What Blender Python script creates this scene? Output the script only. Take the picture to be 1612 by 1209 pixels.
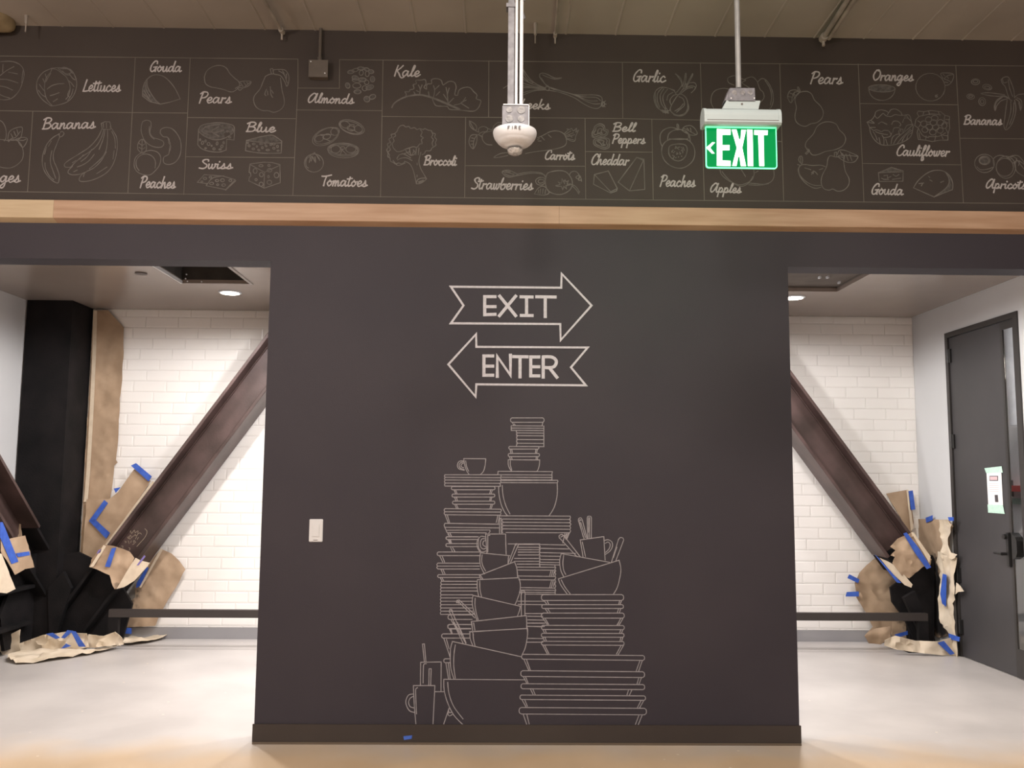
import bpy, bmesh, math, random
from mathutils import Vector, Matrix, noise
from mathutils.geometry import delaunay_2d_cdt
random.seed(7)
SC = bpy.context.scene
for o in list(bpy.data.objects): bpy.data.objects.remove(o)

# ---------------------------------------------------------------- camera
FPX, PITCH, YAW, ROLL = 1389.01, .1032, .0156, .0073
cp, sp, cy, sy = math.cos(PITCH), math.sin(PITCH), math.cos(YAW), math.sin(YAW)
FW = Vector((sy*cp, cy*cp, sp)); RT0 = Vector((cy, -sy, 0)); UP0 = RT0.cross(FW)
RT = RT0*math.cos(ROLL) + UP0*math.sin(ROLL); UP = -RT0*math.sin(ROLL) + UP0*math.cos(ROLL)
EYE = Vector((0, 0, 1.5))
cam_d = bpy.data.cameras.new('camera'); cam = bpy.data.objects.new('camera', cam_d)
SC.collection.objects.link(cam); SC.camera = cam
cam.matrix_world = Matrix(((RT.x, UP.x, -FW.x, 0), (RT.y, UP.y, -FW.y, 0), (RT.z, UP.z, -FW.z, 1.5), (0, 0, 0, 1)))
cam_d.sensor_fit = 'HORIZONTAL'; cam_d.sensor_width = 36; cam_d.lens = 36*FPX/1612; cam_d.clip_start = .05

# ---------------------------------------------------------------- world, lights, exposure
w = bpy.data.worlds.new('world'); SC.world = w; w.use_nodes = True
w.node_tree.nodes['Background'].inputs[0].default_value = (1, .95, .9, 1)
w.node_tree.nodes['Background'].inputs[1].default_value = .3
SC.view_settings.view_transform = 'Standard'; SC.view_settings.look = 'None'
SC.view_settings.gamma = 1; SC.view_settings.use_curve_mapping = False
SC.view_settings.exposure = 0.0

def lamp(name, kind, loc, power, col, size=.1, rot=(0, 0, 0), spot=None, blend=.4):
    d = bpy.data.lights.new(name, kind); d.energy = power; d.color = col
    if kind == 'AREA': d.size = size
    else: d.shadow_soft_size = size
    if spot: d.spot_size = spot; d.spot_blend = blend
    o = bpy.data.objects.new(name, d); o.location = loc; o.rotation_euler = rot
    SC.collection.objects.link(o); return o
WARM = (1, .88, .76); NEUT = (1, .975, .96)
# unseen front-room point lights, added for even light on wall and frieze
for x, y, z, pw in ((-3.4, .6, 3.4, 215), (-.4, -.6, 3.3, 175), (3.2, .2, 3.0, 40)):
    lamp('front_wall_fill', 'POINT', (x, y, z), pw, WARM, .18)
for x, pw in ((-2.2, 90), (.4, 95), (2.8, 62)):
    lamp('front_floor_fill', 'AREA', (x, 2.0, 4.05), pw, WARM, .6)  # unseen area lights added overhead to brighten the front floor
# recessed downlights of the space behind the chalk wall
DOWN = [(-2.29, 7.43, 125), (2.52, 7.39, 95), (-.1, 7.4, 130), (-2.0, 6.1, 235), (2.0, 6.1, 170), (0, 6.2, 150), (-1.1, 6.6, 190), (1.2, 6.6, 180)]
for x, y, pw in DOWN:
    lamp('downlight_lamp', 'SPOT', (x, y, 3.005), pw, NEUT, .07, (0, 0, 0), math.radians(124 if y > 7 else 176), .95 if y > 7 else .2)

# ---------------------------------------------------------------- helpers
def un(px, py, ax, v):
    """point of the plane (axis ax = v) seen at pixel px,py: used to read measurements off the photograph"""
    d = RT*((px-806)/FPX) - UP*((py-604.5)/FPX) + FW
    return EYE + d*((v-EYE[ax])/d[ax])

def link(o, parent=None):
    SC.collection.objects.link(o)
    if parent is not None:
        o.parent = parent
    return o
def obj(name, verts, faces, mat=None, parent=None, smooth=False):
    me = bpy.data.meshes.new(name); me.from_pydata([tuple(v) for v in verts], [], faces); me.update()
    if mat: me.materials.append(mat)
    if smooth:
        for p in me.polygons: p.use_smooth = True
    L = Vector((0, 0, 0)); q = parent
    while q is not None: L = L + q.location; q = q.parent
    if L.length > 0:
        for v in me.vertices: v.co -= L
    return link(bpy.data.objects.new(name, me), parent)
def bobj(name, bm, mat=None, parent=None, smooth=False):
    bm.normal_update()
    vs = [v.co.copy() for v in bm.verts]; bm.verts.index_update()
    fs = [[v.index for v in f.verts] for f in bm.faces]; bm.free()
    return obj(name, vs, fs, mat, parent, smooth)
def thing(name, label, cat, loc=(0, 0, 0), group=None):
    o = bpy.data.objects.new(name, None); SC.collection.objects.link(o); o.location = loc
    o.empty_display_size = .1
    tag(o, label, cat, group); return o
def tag(o, label, cat=None, group=None):
    o['label'] = label
    if cat: o['category'] = cat
    if group: o['group'] = group
    return o
def struct(o): o['kind'] = 'structure'; return o
def box(bm, x0, x1, y0, y1, z0, z1, bev=0):
    r = bmesh.ops.create_cube(bm, size=1)
    for v in r['verts']:
        v.co = Vector(((x0+x1)/2+v.co.x*(x1-x0), (y0+y1)/2+v.co.y*(y1-y0), (z0+z1)/2+v.co.z*(z1-z0)))
    if bev:
        es = list({e for v in r['verts'] for e in v.link_edges})
        bmesh.ops.bevel(bm, geom=es, offset=bev, segments=2, affect='EDGES')
def boxo(name, x0, x1, y0, y1, z0, z1, mat, parent=None, bev=0):
    bm = bmesh.new(); box(bm, x0, x1, y0, y1, z0, z1, bev); return bobj(name, bm, mat, parent)
def tube(bm, a, b, r, n=12, r2=None):
    a, b = Vector(a), Vector(b); d = (b-a); L = d.length
    q = d.to_track_quat('Z', 'Y').to_matrix().to_4x4()
    bmesh.ops.create_cone(bm, cap_ends=True, segments=n, radius1=r, radius2=r if r2 is None else r2, depth=L,
                          matrix=Matrix.Translation((a+b)/2) @ q)
def lathe(bm, prof, c, n=32):
    rings = []
    for r, z in prof:
        rings.append([bm.verts.new((c[0]+r*math.cos(2*math.pi*i/n), c[1]+r*math.sin(2*math.pi*i/n), c[2]+z)) for i in range(n)])
    for a, b in zip(rings, rings[1:]):
        for i in range(n): bm.faces.new((a[i], a[(i+1) % n], b[(i+1) % n], b[i]))
    bm.faces.new(list(reversed(rings[0]))); bm.faces.new(rings[-1])
def prism(bm, pts, off):
    """extrude polygon (list of Vector) along vector off"""
    a = [bm.verts.new(p) for p in pts]; b = [bm.verts.new(Vector(p)+Vector(off)) for p in pts]
    n = len(a); bm.faces.new(a); bm.faces.new(list(reversed(b)))
    for i in range(n): bm.faces.new((a[i], b[i], b[(i+1) % n], a[(i+1) % n]))

# ---------------------------------------------------------------- materials
def srgb(r, g, b):
    f = lambda c: (c/255/12.92 if c/255 <= .04045 else ((c/255+.055)/1.055)**2.4)
    return (f(r), f(g), f(b), 1)
def mat(name, c1, c2=None, scale=6, rough=.6, bump=0, bscale=None, stretch=(1, 1, 1), metal=0, spec=.5, detail=4, lo=.35, hi=.65):
    m = bpy.data.materials.new(name); m.use_nodes = True; n = m.node_tree.nodes; l = m.node_tree.links
    b = n['Principled BSDF']; b.inputs['Roughness'].default_value = rough; b.inputs['Metallic'].default_value = metal
    b.inputs['Specular IOR Level'].default_value = spec
    b.inputs['Base Color'].default_value = c1
    tc = n.new('ShaderNodeNewGeometry'); mp = n.new('ShaderNodeMapping'); mp.inputs['Scale'].default_value = stretch
    l.new(tc.outputs['Position'], mp.inputs[0])
    no = n.new('ShaderNodeTexNoise'); no.inputs['Scale'].default_value = scale; no.inputs['Detail'].default_value = detail
    l.new(mp.outputs[0], no.inputs['Vector'])
    r = n.new('ShaderNodeValToRGB'); r.color_ramp.elements[0].color = c1; r.color_ramp.elements[1].color = c2 or c1
    r.color_ramp.elements[0].position = lo; r.color_ramp.elements[1].position = hi
    l.new(no.outputs[0], r.inputs[0]); l.new(r.outputs[0], b.inputs['Base Color'])
    if bump:
        n2 = n.new('ShaderNodeTexNoise'); n2.inputs['Scale'].default_value = bscale or scale*4; n2.inputs['Detail'].default_value = 5
        l.new(mp.outputs[0], n2.inputs['Vector'])
        bu = n.new('ShaderNodeBump'); bu.inputs['Strength'].default_value = bump; bu.inputs['Distance'].default_value = .01
        l.new(n2.outputs[0], bu.inputs['Height']); l.new(bu.outputs[0], b.inputs['Normal'])
    return m
def emis(name, col, s):
    m = bpy.data.materials.new(name); m.use_nodes = True
    b = m.node_tree.nodes['Principled BSDF']; b.inputs['Base Color'].default_value = col
    b.inputs['Emission Color'].default_value = col; b.inputs['Emission Strength'].default_value = s; return m
def glass(name, tint=(1, 1, 1, 1), rough=.03):
    m = bpy.data.materials.new(name); m.use_nodes = True; b = m.node_tree.nodes['Principled BSDF']
    b.inputs['Base Color'].default_value = tint; b.inputs['Transmission Weight'].default_value = 1
    b.inputs['Roughness'].default_value = rough; b.inputs['IOR'].default_value = 1.45; return m

M_wall = mat('chalkboard_paint', (.0275, .024, .034, 1), (.0325, .028, .038, 1), 1.5, .62, .06, 160, spec=.3)
M_frz = mat('warm_lit_frieze_and_base', (.036, .028, .026, 1), (.043, .034, .031, 1), 1.5, .62, .05, 160, spec=.3)  # warmer light of the frieze put into the colour; also the brown baseboard
M_ch1 = mat('chalk_arrow', (.50, .49, .56, 1), (.42, .41, .47, 1), 60, .9)
M_ch2 = mat('chalk_lettering', (.38, .36, .375, 1), (.29, .275, .29, 1), 70, .9)
M_ch3 = mat('chalk_line', (.085, .078, .075, 1), (.135, .125, .122, 1), 14, .9)
M_ch4 = mat('chalk_dish_line', (.27, .255, .285, 1), (.21, .20, .225, 1), 30, .9)
M_ch5 = mat('chalk_grid_line', (.10, .09, .08, 1), (.15, .138, .125, 1), 3, .9)
M_ch6 = mat('chalk_shading', (.044, .038, .038, 1), (.085, .078, .077, 1), 45, .9)
M_wood = mat('blond_wood', (.32, .195, .125, 1), (.40, .265, .185, 1), 2.2, .5, .05, 60, (1, 12, 14), detail=6)
M_wood2 = mat('pale_wood_end', (.43, .33, .22, 1), (.48, .38, .26, 1), 3, .5, .04, 60, (1, 12, 14))
M_deck = mat('metal_deck', (.25, .225, .21, 1), (.31, .28, .262, 1), 1.3, .6, 0)
M_iceil = mat('inner_ceiling_paint', (.25, .207, .18, 1), (.275, .228, .198, 1), 1.2, .22, .008, 90, spec=.65)
M_white = mat('white_wall_paint', (.53, .525, .53, 1), (.56, .555, .56, 1), 1, .7)
M_tile = mat('glazed_tile', (.80, .765, .735, 1), (.83, .795, .765, 1), 1.5, .25)
M_grout = mat('grout', (.70, .66, .63, 1), (.74, .70, .67, 1), 10, .9)
M_cove = mat('grey_cove_base', (.27, .26, .27, 1), (.31, .30, .305, 1), 2, .5)
M_black = mat('black_steel_paint', (.006, .0055, .006, 1), (.012, .010, .0105, 1), 5, .75, .15, 70, spec=.15)
M_rust = mat('brown_steel', (.034, .020, .017, 1), (.080, .048, .044, 1), 3.2, .45, .08, 60, detail=6)
M_rail = mat('rail_paint', (.030, .023, .021, 1), (.036, .028, .025, 1), 3, .5)
M_tape = mat('blue_tape', (.028, .08, .40, 1), (.045, .12, .50, 1), 20, .6)
M_vio = mat('pale_violet_tape', (.17, .13, .36, 1), (.22, .17, .42, 1), 20, .6)
M_gtape = mat('green_tape', (.42, .62, .52, 1), (.52, .70, .60, 1), 50, .7)
M_cream = mat('cream_masking_edge', (.60, .49, .37, 1), (.66, .55, .42, 1), 20, .8)
M_door = mat('door_paint', (.040, .037, .039, 1), (.048, .044, .046, 1), 2, .5)
M_frame = mat('door_frame_paint', (.026, .023, .022, 1), (.032, .028, .027, 1), 2, .45)
M_blk = mat('black_hardware', (.010, .010, .010, 1), (.014, .013, .013, 1), 8, .35)
M_galv = mat('galvanised_steel', (.10, .10, .115, 1), (.15, .15, .17, 1), 40, .5, metal=.3)
M_plast = mat('white_plastic', (.56, .575, .62, 1), (.59, .605, .65, 1), 4, .4)
M_house = mat('exit_housing', (.27, .32, .335, 1), (.30, .35, .365, 1), 4, .45, spec=.3)
M_dim = mat('painted_box', (.075, .062, .055, 1), (.09, .075, .066, 1), 10, .5)
M_pipe = mat('painted_conduit', (.19, .165, .15, 1), (.30, .27, .25, 1), 8, .45)
M_paper = mat('white_paper', (.85, .83, .82, 1), (.88, .86, .85, 1), 4, .8)
M_ink = mat('dark_ink', (.06, .05, .055, 1), None, 4, .8)
M_pink = mat('pink_ink', (.60, .42, .44, 1), None, 4, .8)
M_red = mat('red_stripe', (.65, .06, .05, 1), None, 4, .5)
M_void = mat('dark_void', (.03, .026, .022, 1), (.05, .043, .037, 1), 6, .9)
M_glass = glass('clear_glass')
M_lens = emis('lamp_lens', (1, .90, .78, 1), 14)
M_exw = emis('exit_white', (.72, 1, .84, 1), 1.6)
M_exg = emis('exit_green', (.0, .31, .068, 1), 1)
M_exg.node_tree.nodes['Principled BSDF'].inputs['Base Color'].default_value = (.0, .02, .006, 1)
M_exg.node_tree.nodes['Principled BSDF'].inputs['Specular IOR Level'].default_value = .05
M_exe = emis('exit_edge', (.15, .95, .42, 1), 1.2)

def floor_mat():
    m = mat('polished_concrete', (.46, .34, .225, 1), (.56, .42, .29, 1), 1.6, .38, .03, 40, (1, .55, 1), detail=8)
    n = m.node_tree.nodes; l = m.node_tree.links; b = n['Principled BSDF']
    # the slab turns greyer behind the chalk wall
    geo = n.new('ShaderNodeNewGeometry'); sx = n.new('ShaderNodeSeparateXYZ'); l.new(geo.outputs['Position'], sx.inputs[0])
    nz = n.new('ShaderNodeTexNoise'); nz.inputs['Scale'].default_value = 2.5; l.new(geo.outputs['Position'], nz.inputs['Vector'])
    ad = n.new('ShaderNodeMath'); ad.operation = 'MULTIPLY_ADD'; ad.inputs[1].default_value = .5
    l.new(nz.outputs[0], ad.inputs[0]); l.new(sx.outputs[1], ad.inputs[2])
    mr = n.new('ShaderNodeMapRange'); mr.inputs[1].default_value = 5.05; mr.inputs[2].default_value = 5.5
    l.new(ad.outputs[0], mr.inputs[0])
    old = b.inputs['Base Color'].links[0].from_socket
    n2 = n.new('ShaderNodeTexNoise'); n2.inputs['Scale'].default_value = 1.7; n2.inputs['Detail'].default_value = 6
    l.new(geo.outputs['Position'], n2.inputs['Vector'])
    r2 = n.new('ShaderNodeValToRGB'); r2.color_ramp.elements[0].color = (.39, .36, .345, 1); r2.color_ramp.elements[1].color = (.47, .435, .415, 1)
    r2.color_ramp.elements[0].position = .35; r2.color_ramp.elements[1].position = .65
    l.new(n2.outputs[0], r2.inputs[0])
    mx = n.new('ShaderNodeMix'); mx.data_type = 'RGBA'
    l.new(mr.outputs[0], mx.inputs[0]); l.new(old, mx.inputs[6]); l.new(r2.outputs[0], mx.inputs[7])
    # scattered pale paint specks
    vo = n.new('ShaderNodeTexVoronoi'); vo.inputs['Scale'].default_value = 5.5; l.new(geo.outputs['Position'], vo.inputs['Vector'])
    lt = n.new('ShaderNodeMath'); lt.operation = 'LESS_THAN'; lt.inputs[1].default_value = .045; l.new(vo.outputs[0], lt.inputs[0])
    m2 = n.new('ShaderNodeMix'); m2.data_type = 'RGBA'; m2.inputs[7].default_value = (.62, .54, .45, 1)
    l.new(lt.outputs[0], m2.inputs[0]); l.new(mx.outputs[2], m2.inputs[6]); l.new(m2.outputs[2], b.inputs['Base Color'])
    return m
M_floor = floor_mat()

def kraft_mat(name, centres, c1=(.35, .24, .155, 1), c2=(.45, .32, .215, 1)):
    """kraft paper, with black paint overspray fading out round the painted steel joints (points, radius)"""
    m = mat(name, c1, c2, 5, .75, .12, 12)
    n = m.node_tree.nodes; l = m.node_tree.links; b = n['Principled BSDF']
    geo = n.new('ShaderNodeNewGeometry'); nz = n.new('ShaderNodeTexNoise'); nz.inputs['Scale'].default_value = 16; nz.inputs['Detail'].default_value = 6
    l.new(geo.outputs['Position'], nz.inputs['Vector'])
    cur = b.inputs['Base Color'].links[0].from_socket
    for (c, r) in centres:
        d = n.new('ShaderNodeVectorMath'); d.operation = 'DISTANCE'; d.inputs[1].default_value = c
        l.new(geo.outputs['Position'], d.inputs[0])
        a = n.new('ShaderNodeMath'); a.operation = 'MULTIPLY_ADD'; a.inputs[1].default_value = .22
        l.new(nz.outputs[0], a.inputs[0]); l.new(d.outputs['Value'], a.inputs[2])
        mr = n.new('ShaderNodeMapRange'); mr.inputs[1].default_value = r+.13; mr.inputs[2].default_value = r+.06
        l.new(a.outputs[0], mr.inputs[0])
        mx = n.new('ShaderNodeMix'); mx.data_type = 'RGBA'; mx.inputs[7].default_value = (.010, .008, .008, 1)
        l.new(mr.outputs[0], mx.inputs[0]); l.new(cur, mx.inputs[6]); cur = mx.outputs[2]
    l.new(cur, b.inputs['Base Color']); return m
# ================================================================ SETTING
WY, WT = 5.132, .17            # chalk wall plane and thickness
XL, XR, YB = -4.24, 3.952, 8.273
Z0, ZH, ZI = 4.183, 2.750, 3.033
XA, XB = -1.3495, 1.7185        # edges of the middle panel
FX0, FX1, FY0 = -6.0, 6.0, -2.5  # front room
floor = struct(boxo('floor', FX0, FX1, FY0, 9.0, -.1, 0, M_floor))
# chalk wall: header over both openings + middle panel, one surface
bm = bmesh.new()
P = [(FX0, ZH), (XA, ZH), (XA, 0), (XB, 0), (XB, ZH), (FX1, ZH), (FX1, Z0+.04), (FX0, Z0+.04)]
prism(bm, [Vector((x, WY, z)) for x, z in P], (0, WT, 0))
bmesh.ops.recalc_face_normals(bm, faces=bm.faces)
wall = struct(bobj('wall_chalk', bm, M_wall)); wall['label'] = 'dark chalkboard-painted wall with chalk drawings between two openings'
fp = boxo('frieze_light_tint', FX0, FX1, WY-.0003, WY-.00005, 3.06, Z0-.001, M_frz, wall)  # thin sheet added over the wall, coloured for the warmer light up there
# side pieces of the chalk wall, beyond the inner room's side walls
struct(boxo('wall_chalk_left', FX0, XL, WY+.001, WY+WT-.001, 0, ZH-.001, M_wall))
struct(boxo('wall_chalk_right', XR, FX1, WY+.001, WY+WT-.001, 0, ZH-.001, M_wall))
b1 = struct(boxo('baseboard_chalk', XA-.006, XB+.006, WY-.012, WY-.0005, 0.012, .107, M_frz))
boxo('base_gap_strip', XA-.004, XB+.004, WY-.018, WY-.001, 0.0, .012, mat('base_joint', (.10, .075, .055, 1)), b1)  # narrow brown strip along the foot of the baseboard
# wood ledge
wd = thing('wood_ledge', 'long blond wood ledge running across the chalk wall below the food drawings', 'ledge', (0, WY, 2.962))
for i, (a, b_, mm) in enumerate(((FX0, -2.617, M_wood2), (-2.616, .35, M_wood), (.351, FX1, M_wood))):
    zf, zt, zw = un(800, 350.8, 1, WY-.05).z, un(800, 323.2, 1, WY-.05).z, un(800, 359.5, 1, WY).z
    bm = bmesh.new(); prism(bm, [Vector((a, y_, z_)) for y_, z_ in ((WY-.0005, zw), (WY-.047, zf-.002), (WY-.05, zf+.001), (WY-.05, zt-.002), (WY-.048, zt), (WY-.0005, zt))], (b_-a, 0, 0))
    bmesh.ops.recalc_face_normals(bm, faces=bm.faces); bobj('board', bm, mm, wd)
# metal deck ceiling with ribs running away from the viewer
def deck():
    vs, fs = [], []; x = FX0; k = 0; pts = []
    while x < FX1:
        pts += [(x, Z0), (x+.285, Z0), (x+.29, Z0-.004), (x+.297, Z0-.004), (x+.302, Z0)]; x += .305
    for (x, z) in pts: vs += [(x, FY0, z), (x, WY+.01, z)]
    for i in range(len(pts)-1): fs.append((2*i, 2*i+2, 2*i+3, 2*i+1))
    n = len(vs)
    vs += [(FX0, FY0, Z0+.1), (FX1, FY0, Z0+.1), (FX1, WY, Z0+.1), (FX0, WY, Z0+.1)]; fs.append((n, n+1, n+2, n+3))
    return struct(obj('ceiling', vs, fs, M_deck))
deck()
for nm, a in (('wall_left', (FX0-.1, FX0, FY0, WY, 0, Z0)), ('wall_right', (FX1, FX1+.1, FY0, WY, 0, Z0)), ('wall_rear', (FX0, FX1, FY0-.1, FY0, 0, Z0))):
    struct(boxo(nm, *a, M_white))
# inner ceiling with two cut openings
H1 = (-2.575, -2.02, 6.25, 7.085); H2 = (2.18, 2.80, 6.25, 7.15)
def slab_with_holes(z0, z1, holes):
    xs = sorted({XL-.1, XR+.1} | {v for h in holes for v in h[:2]}); ys = sorted({WY+WT, YB+.1} | {v for h in holes for v in h[2:]})
    bm = bmesh.new()
    for i in range(len(xs)-1):
        for j in range(len(ys)-1):
            cx, cyy = (xs[i]+xs[i+1])/2, (ys[j]+ys[j+1])/2
            if any(h[0] < cx < h[1] and h[2] < cyy < h[3] for h in holes): continue
            box(bm, xs[i], xs[i+1], ys[j], ys[j+1], z0, z1)
    bmesh.ops.remove_doubles(bm, verts=bm.verts, dist=1e-5)
    seen = {}
    for f in bm.faces:                      # drop the faces shared by neighbouring blocks
        c = f.calc_center_median(); seen.setdefault((round(c.x, 3), round(c.y, 3), round(c.z, 3)), []).append(f)
    bmesh.ops.delete(bm, geom=[f for v in seen.values() if len(v) > 1 for f in v], context='FACES_ONLY')
    return bm
cin = struct(bobj('ceiling_inner', slab_with_holes(ZI, ZI+.03, [H1, H2]), M_iceil))
def hatch(h, depth, m, name):
    x0, x1, y0, y1 = h; bm = bmesh.new(); z0, z1 = ZI+.03, ZI+.03+depth; t = .02
    box(bm, x0-t, x1+t, y0-t, y1+t, z1, z1+t)
    for a in ((x0-t, x0, y0-t, y1+t), (x1, x1+t, y0-t, y1+t), (x0, x1, y0-t, y0), (x0, x1, y1, y1+t)): box(bm, *a, z0, z1)
    return bobj(name, bm, m, cin)
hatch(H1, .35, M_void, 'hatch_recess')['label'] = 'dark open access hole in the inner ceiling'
hatch(H2, .012, mat('patch_board', (.10, .083, .072, 1), (.125, .105, .09, 1), 8, .8), 'patch_recess')['label'] = 'shallow brown patched recess in the inner ceiling'
boxo('cut_edge', H1[0]-.012, H1[0]+.004, H1[2], H1[3], ZI-.004, ZI+.02, M_white, cin)
boxo('cut_edge', H1[1]-.004, H1[1]+.022, H1[2], H1[3], ZI-.006, ZI+.02, M_pipe, cin)
for x, y in ((2.34, 7.03), (2.52, 6.78), (2.53, 6.55), (2.74, 6.95), (2.58, 6.77)):
    boxo('screw_head', x-.007, x+.007, y-.02, y+.02, ZI+.026, ZI+.042, M_plast, cin)
for x, y in ((-2.5, 6.95), (-2.41, 7.06), (-2.52, 7.05), (-2.44, 6.8)):
    boxo('screw_head', x-.004, x+.004, y-.006, y+.006, ZI+.004, ZI+.012, M_plast, cin)
c = un(222, 430, 2, ZI)
bm = bmesh.new(); tube(bm, (c.x, c.y, ZI-.008), (c.x, c.y, ZI+.002), .045, 20)
det = bobj('sprinkler_cover', bm, M_dim); tag(det, 'small round brown cover plate on the inner ceiling beside the dark hole', 'cover plate')
# upper bulkhead above the inner ceiling keeps light from leaking
struct(boxo('ceiling_void_cover', XL-.2, XR+1.6, WY+WT, YB+.3, ZI+.5, ZI+.55, M_void))
# inner side walls
struct(boxo('wall_inner_left', XL-.1, XL, WY+WT, YB+.1, 0, ZI, M_white))
DY0, DY1, DZ = 6.565, 7.656, 2.775
bm = bmesh.new()
box(bm, XR, XR+.12, WY+WT, DY0, 0, ZI); box(bm, XR, XR+.12, DY1, YB+.1, 0, ZI); box(bm, XR, XR+.12, DY0, DY1, DZ, ZI)
struct(bobj('wall_inner_right', bm, M_white))
# tiled back wall
wb = struct(boxo('wall_back', XL-.1, XR+.12, YB+.004, YB+.12, 0, ZI, M_grout))
struct(boxo('baseboard_back', XL, XR, YB-.012, YB+.004, 0, .100, M_cove))
struct(boxo('baseboard_left', XL, XL+.010, WY+WT, YB-.012, 0, .100, M_cove))
TW, TH, G = .3048, .1016, .0018
def tile_geo(w, h, x=0, z=0):
    b, d0, d1 = .012, .0, -.0030
    o = [(x, z), (x+w, z), (x+w, z+h), (x, z+h)]; i = [(x+b, z+b), (x+w-b, z+b), (x+w-b, z+h-b), (x+b, z+h-b)]
    vs = [(a, .004, c_) for a, c_ in o]+[(a, -.0012, c_) for a, c_ in o]+[(a, d1, c_) for a, c_ in i]
    fs = [(8, 9, 10, 11)]+[(4+k, 4+(k+1) % 4, 8+(k+1) % 4, 8+k) for k in range(4)]+[(k, (k+1) % 4, 4+(k+1) % 4, 4+k) for k in range(4)]
    return vs, fs
meshes = {}
stuff_v, stuff_f = [], []
ntile = 0
left_off = un(253, 500, 1, YB)[0]     # a joint seen in the second row from the ceiling
row = 0; z = ZI-.070
while z > .1-TH:
    zb = max(z, .1005); hh = min(z+TH, ZI)-zb-G
    off = left_off + (.1016*(-row)) % TW + .5*TW
    off = un(199, 490, 1, YB)[0] + [0, .19, .115, .23][row % 4] * (1) if False else un(199, 493, 1, YB)[0] + (row*(.6185) % 1)*TW
    x = off-30*TW
    while x < XR:
        x0 = max(x, XL); x1 = min(x+TW, XR)
        if x1-x0 > .02:
            wv = round(x1-x0-G, 3); vis = (x1 > -3.80 and x0 < -2.02) or (x1 > 2.52)
            if vis and ntile < 300:
                key = (wv, round(hh, 3))
                if key not in meshes:
                    vs, fs = tile_geo(wv, hh); me = bpy.data.meshes.new('tile'); me.from_pydata(vs, [], fs); me.materials.append(M_tile); meshes[key] = me
                t = bpy.data.objects.new('tile', meshes[key]); t.location = (x0+G/2, YB, zb+G/2)
                t.rotation_euler = (random.uniform(-.006, .006), 0, 0)
                link(t, wb); ntile += 1
            else:
                vs, fs = tile_geo(wv, hh, x0+G/2, zb+G/2); n0 = len(stuff_v)
                stuff_v += [(a, YB+b_, c_) for a, b_, c_ in vs]; stuff_f += [tuple(n0+k for k in f) for f in fs]
        x += TW
    z -= TH; row += 1
rest = obj('tile_field', stuff_v, stuff_f, M_tile, wb); rest['kind'] = 'stuff'
print('TILES', ntile)

# door in the right wall
d1 = struct(bpy.data.objects.new('door_1', None)); SC.collection.objects.link(d1); d1.location = (XR, DY1, 0)
d1['label'] = 'tall charcoal door with narrow glass strip, black lever and taped notice'
bm = bmesh.new(); fx0, fx1 = XR-.012, XR+.13
box(bm, fx0, fx1, DY1-.045, DY1, 0, DZ); box(bm, fx0, fx1, DY0, DY0+.065, 0, DZ); box(bm, fx0, fx1, DY0+.065, DY1-.045, DZ-.045, DZ)
bobj('door_frame', bm, M_frame, d1)
LY0, LY1 = 6.785, DY1-.048; DX0, DX1 = XR+.002, XR+.020
boxo('door_leaf', DX0, DX1, LY0+.03, LY1, .008, DZ-.05, M_door, d1, .002)
bm = bmesh.new(); box(bm, DX0-.004, DX0+.012, LY0, LY0+.029, 0.008, DZ-.05); box(bm, DX0-.004, DX0+.012, DY0+.07, LY0, 0.008, .22); box(bm, DX0-.004, DX0+.012, DY0+.071, LY0, DZ-.11, DZ-.05)
bobj('mullion', bm, M_frame, d1)
boxo('glass_strip', DX0+.002, DX0+.006, DY0+.071, LY0-.001, .22, DZ-.11, M_glass, d1)
for zc in (un(1497, 560, 0, XR).z, un(1501, 695, 0, XR).z, un(1510, 905, 0, XR).z, .25):
    bm = bmesh.new(); tube(bm, (XR-.014, DY1-.048, zc-.06), (XR-.014, DY1-.048, zc+.06), .010, 10)
    box(bm, XR-.015, XR+.001, DY1-.085, DY1-.05, zc-.06, zc+.06); bobj('hinge', bm, M_blk, d1)
def dp(px, py): v = un(px, py, 0, XR-.002); return v.y, v.z
def dquad(name, pts, m, off, par=d1, th=.0015):
    bm = bmesh.new(); prism(bm, [Vector((XR-off, *dp(*p))) for p in pts], (-th, 0, 0)); bmesh.ops.recalc_face_normals(bm, faces=bm.faces); return bobj(name, bm, m, par)
# lever trim
y0, z1 = dp(1586, 838); y1, z0 = dp(1594, 893)
hd = boxo('handle_plate', XR-.022, DX0, min(y0, y1), max(y0, y1), z0, z1, M_blk, d1, .006)
bm = bmesh.new(); ya, za = dp(1588, 872); yb, zb = dp(1568, 876)
tube(bm, (XR-.02, ya, za), (XR-.065, ya, za), .012); tube(bm, (XR-.06, ya-.01, za), (XR-.06, ya+.10, za), .011, 12, .008)
bobj('lever', bm, M_blk, hd)
bm = bmesh.new(); ya, za = dp(1587, 845); tube(bm, (XR-.02, ya, za), (XR-.04, ya, za), .02, 16); bobj('lock_cylinder', bm, M_blk, hd)
# latch housing on the mullion, seen against the glass
bm = bmesh.new(); y, zc = dp(1604, 860)
prism(bm, [Vector((XR+.02, y+a, zc+b_)) for a, b_ in ((.028, .10), (-.02, .07), (-.035, .04), (-.035, -.05), (-.02, -.08), (.028, -.10))], (-.06, 0, 0))
bmesh.ops.recalc_face_normals(bm, faces=bm.faces); bobj('latch_housing', bm, M_blk, d1)
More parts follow.
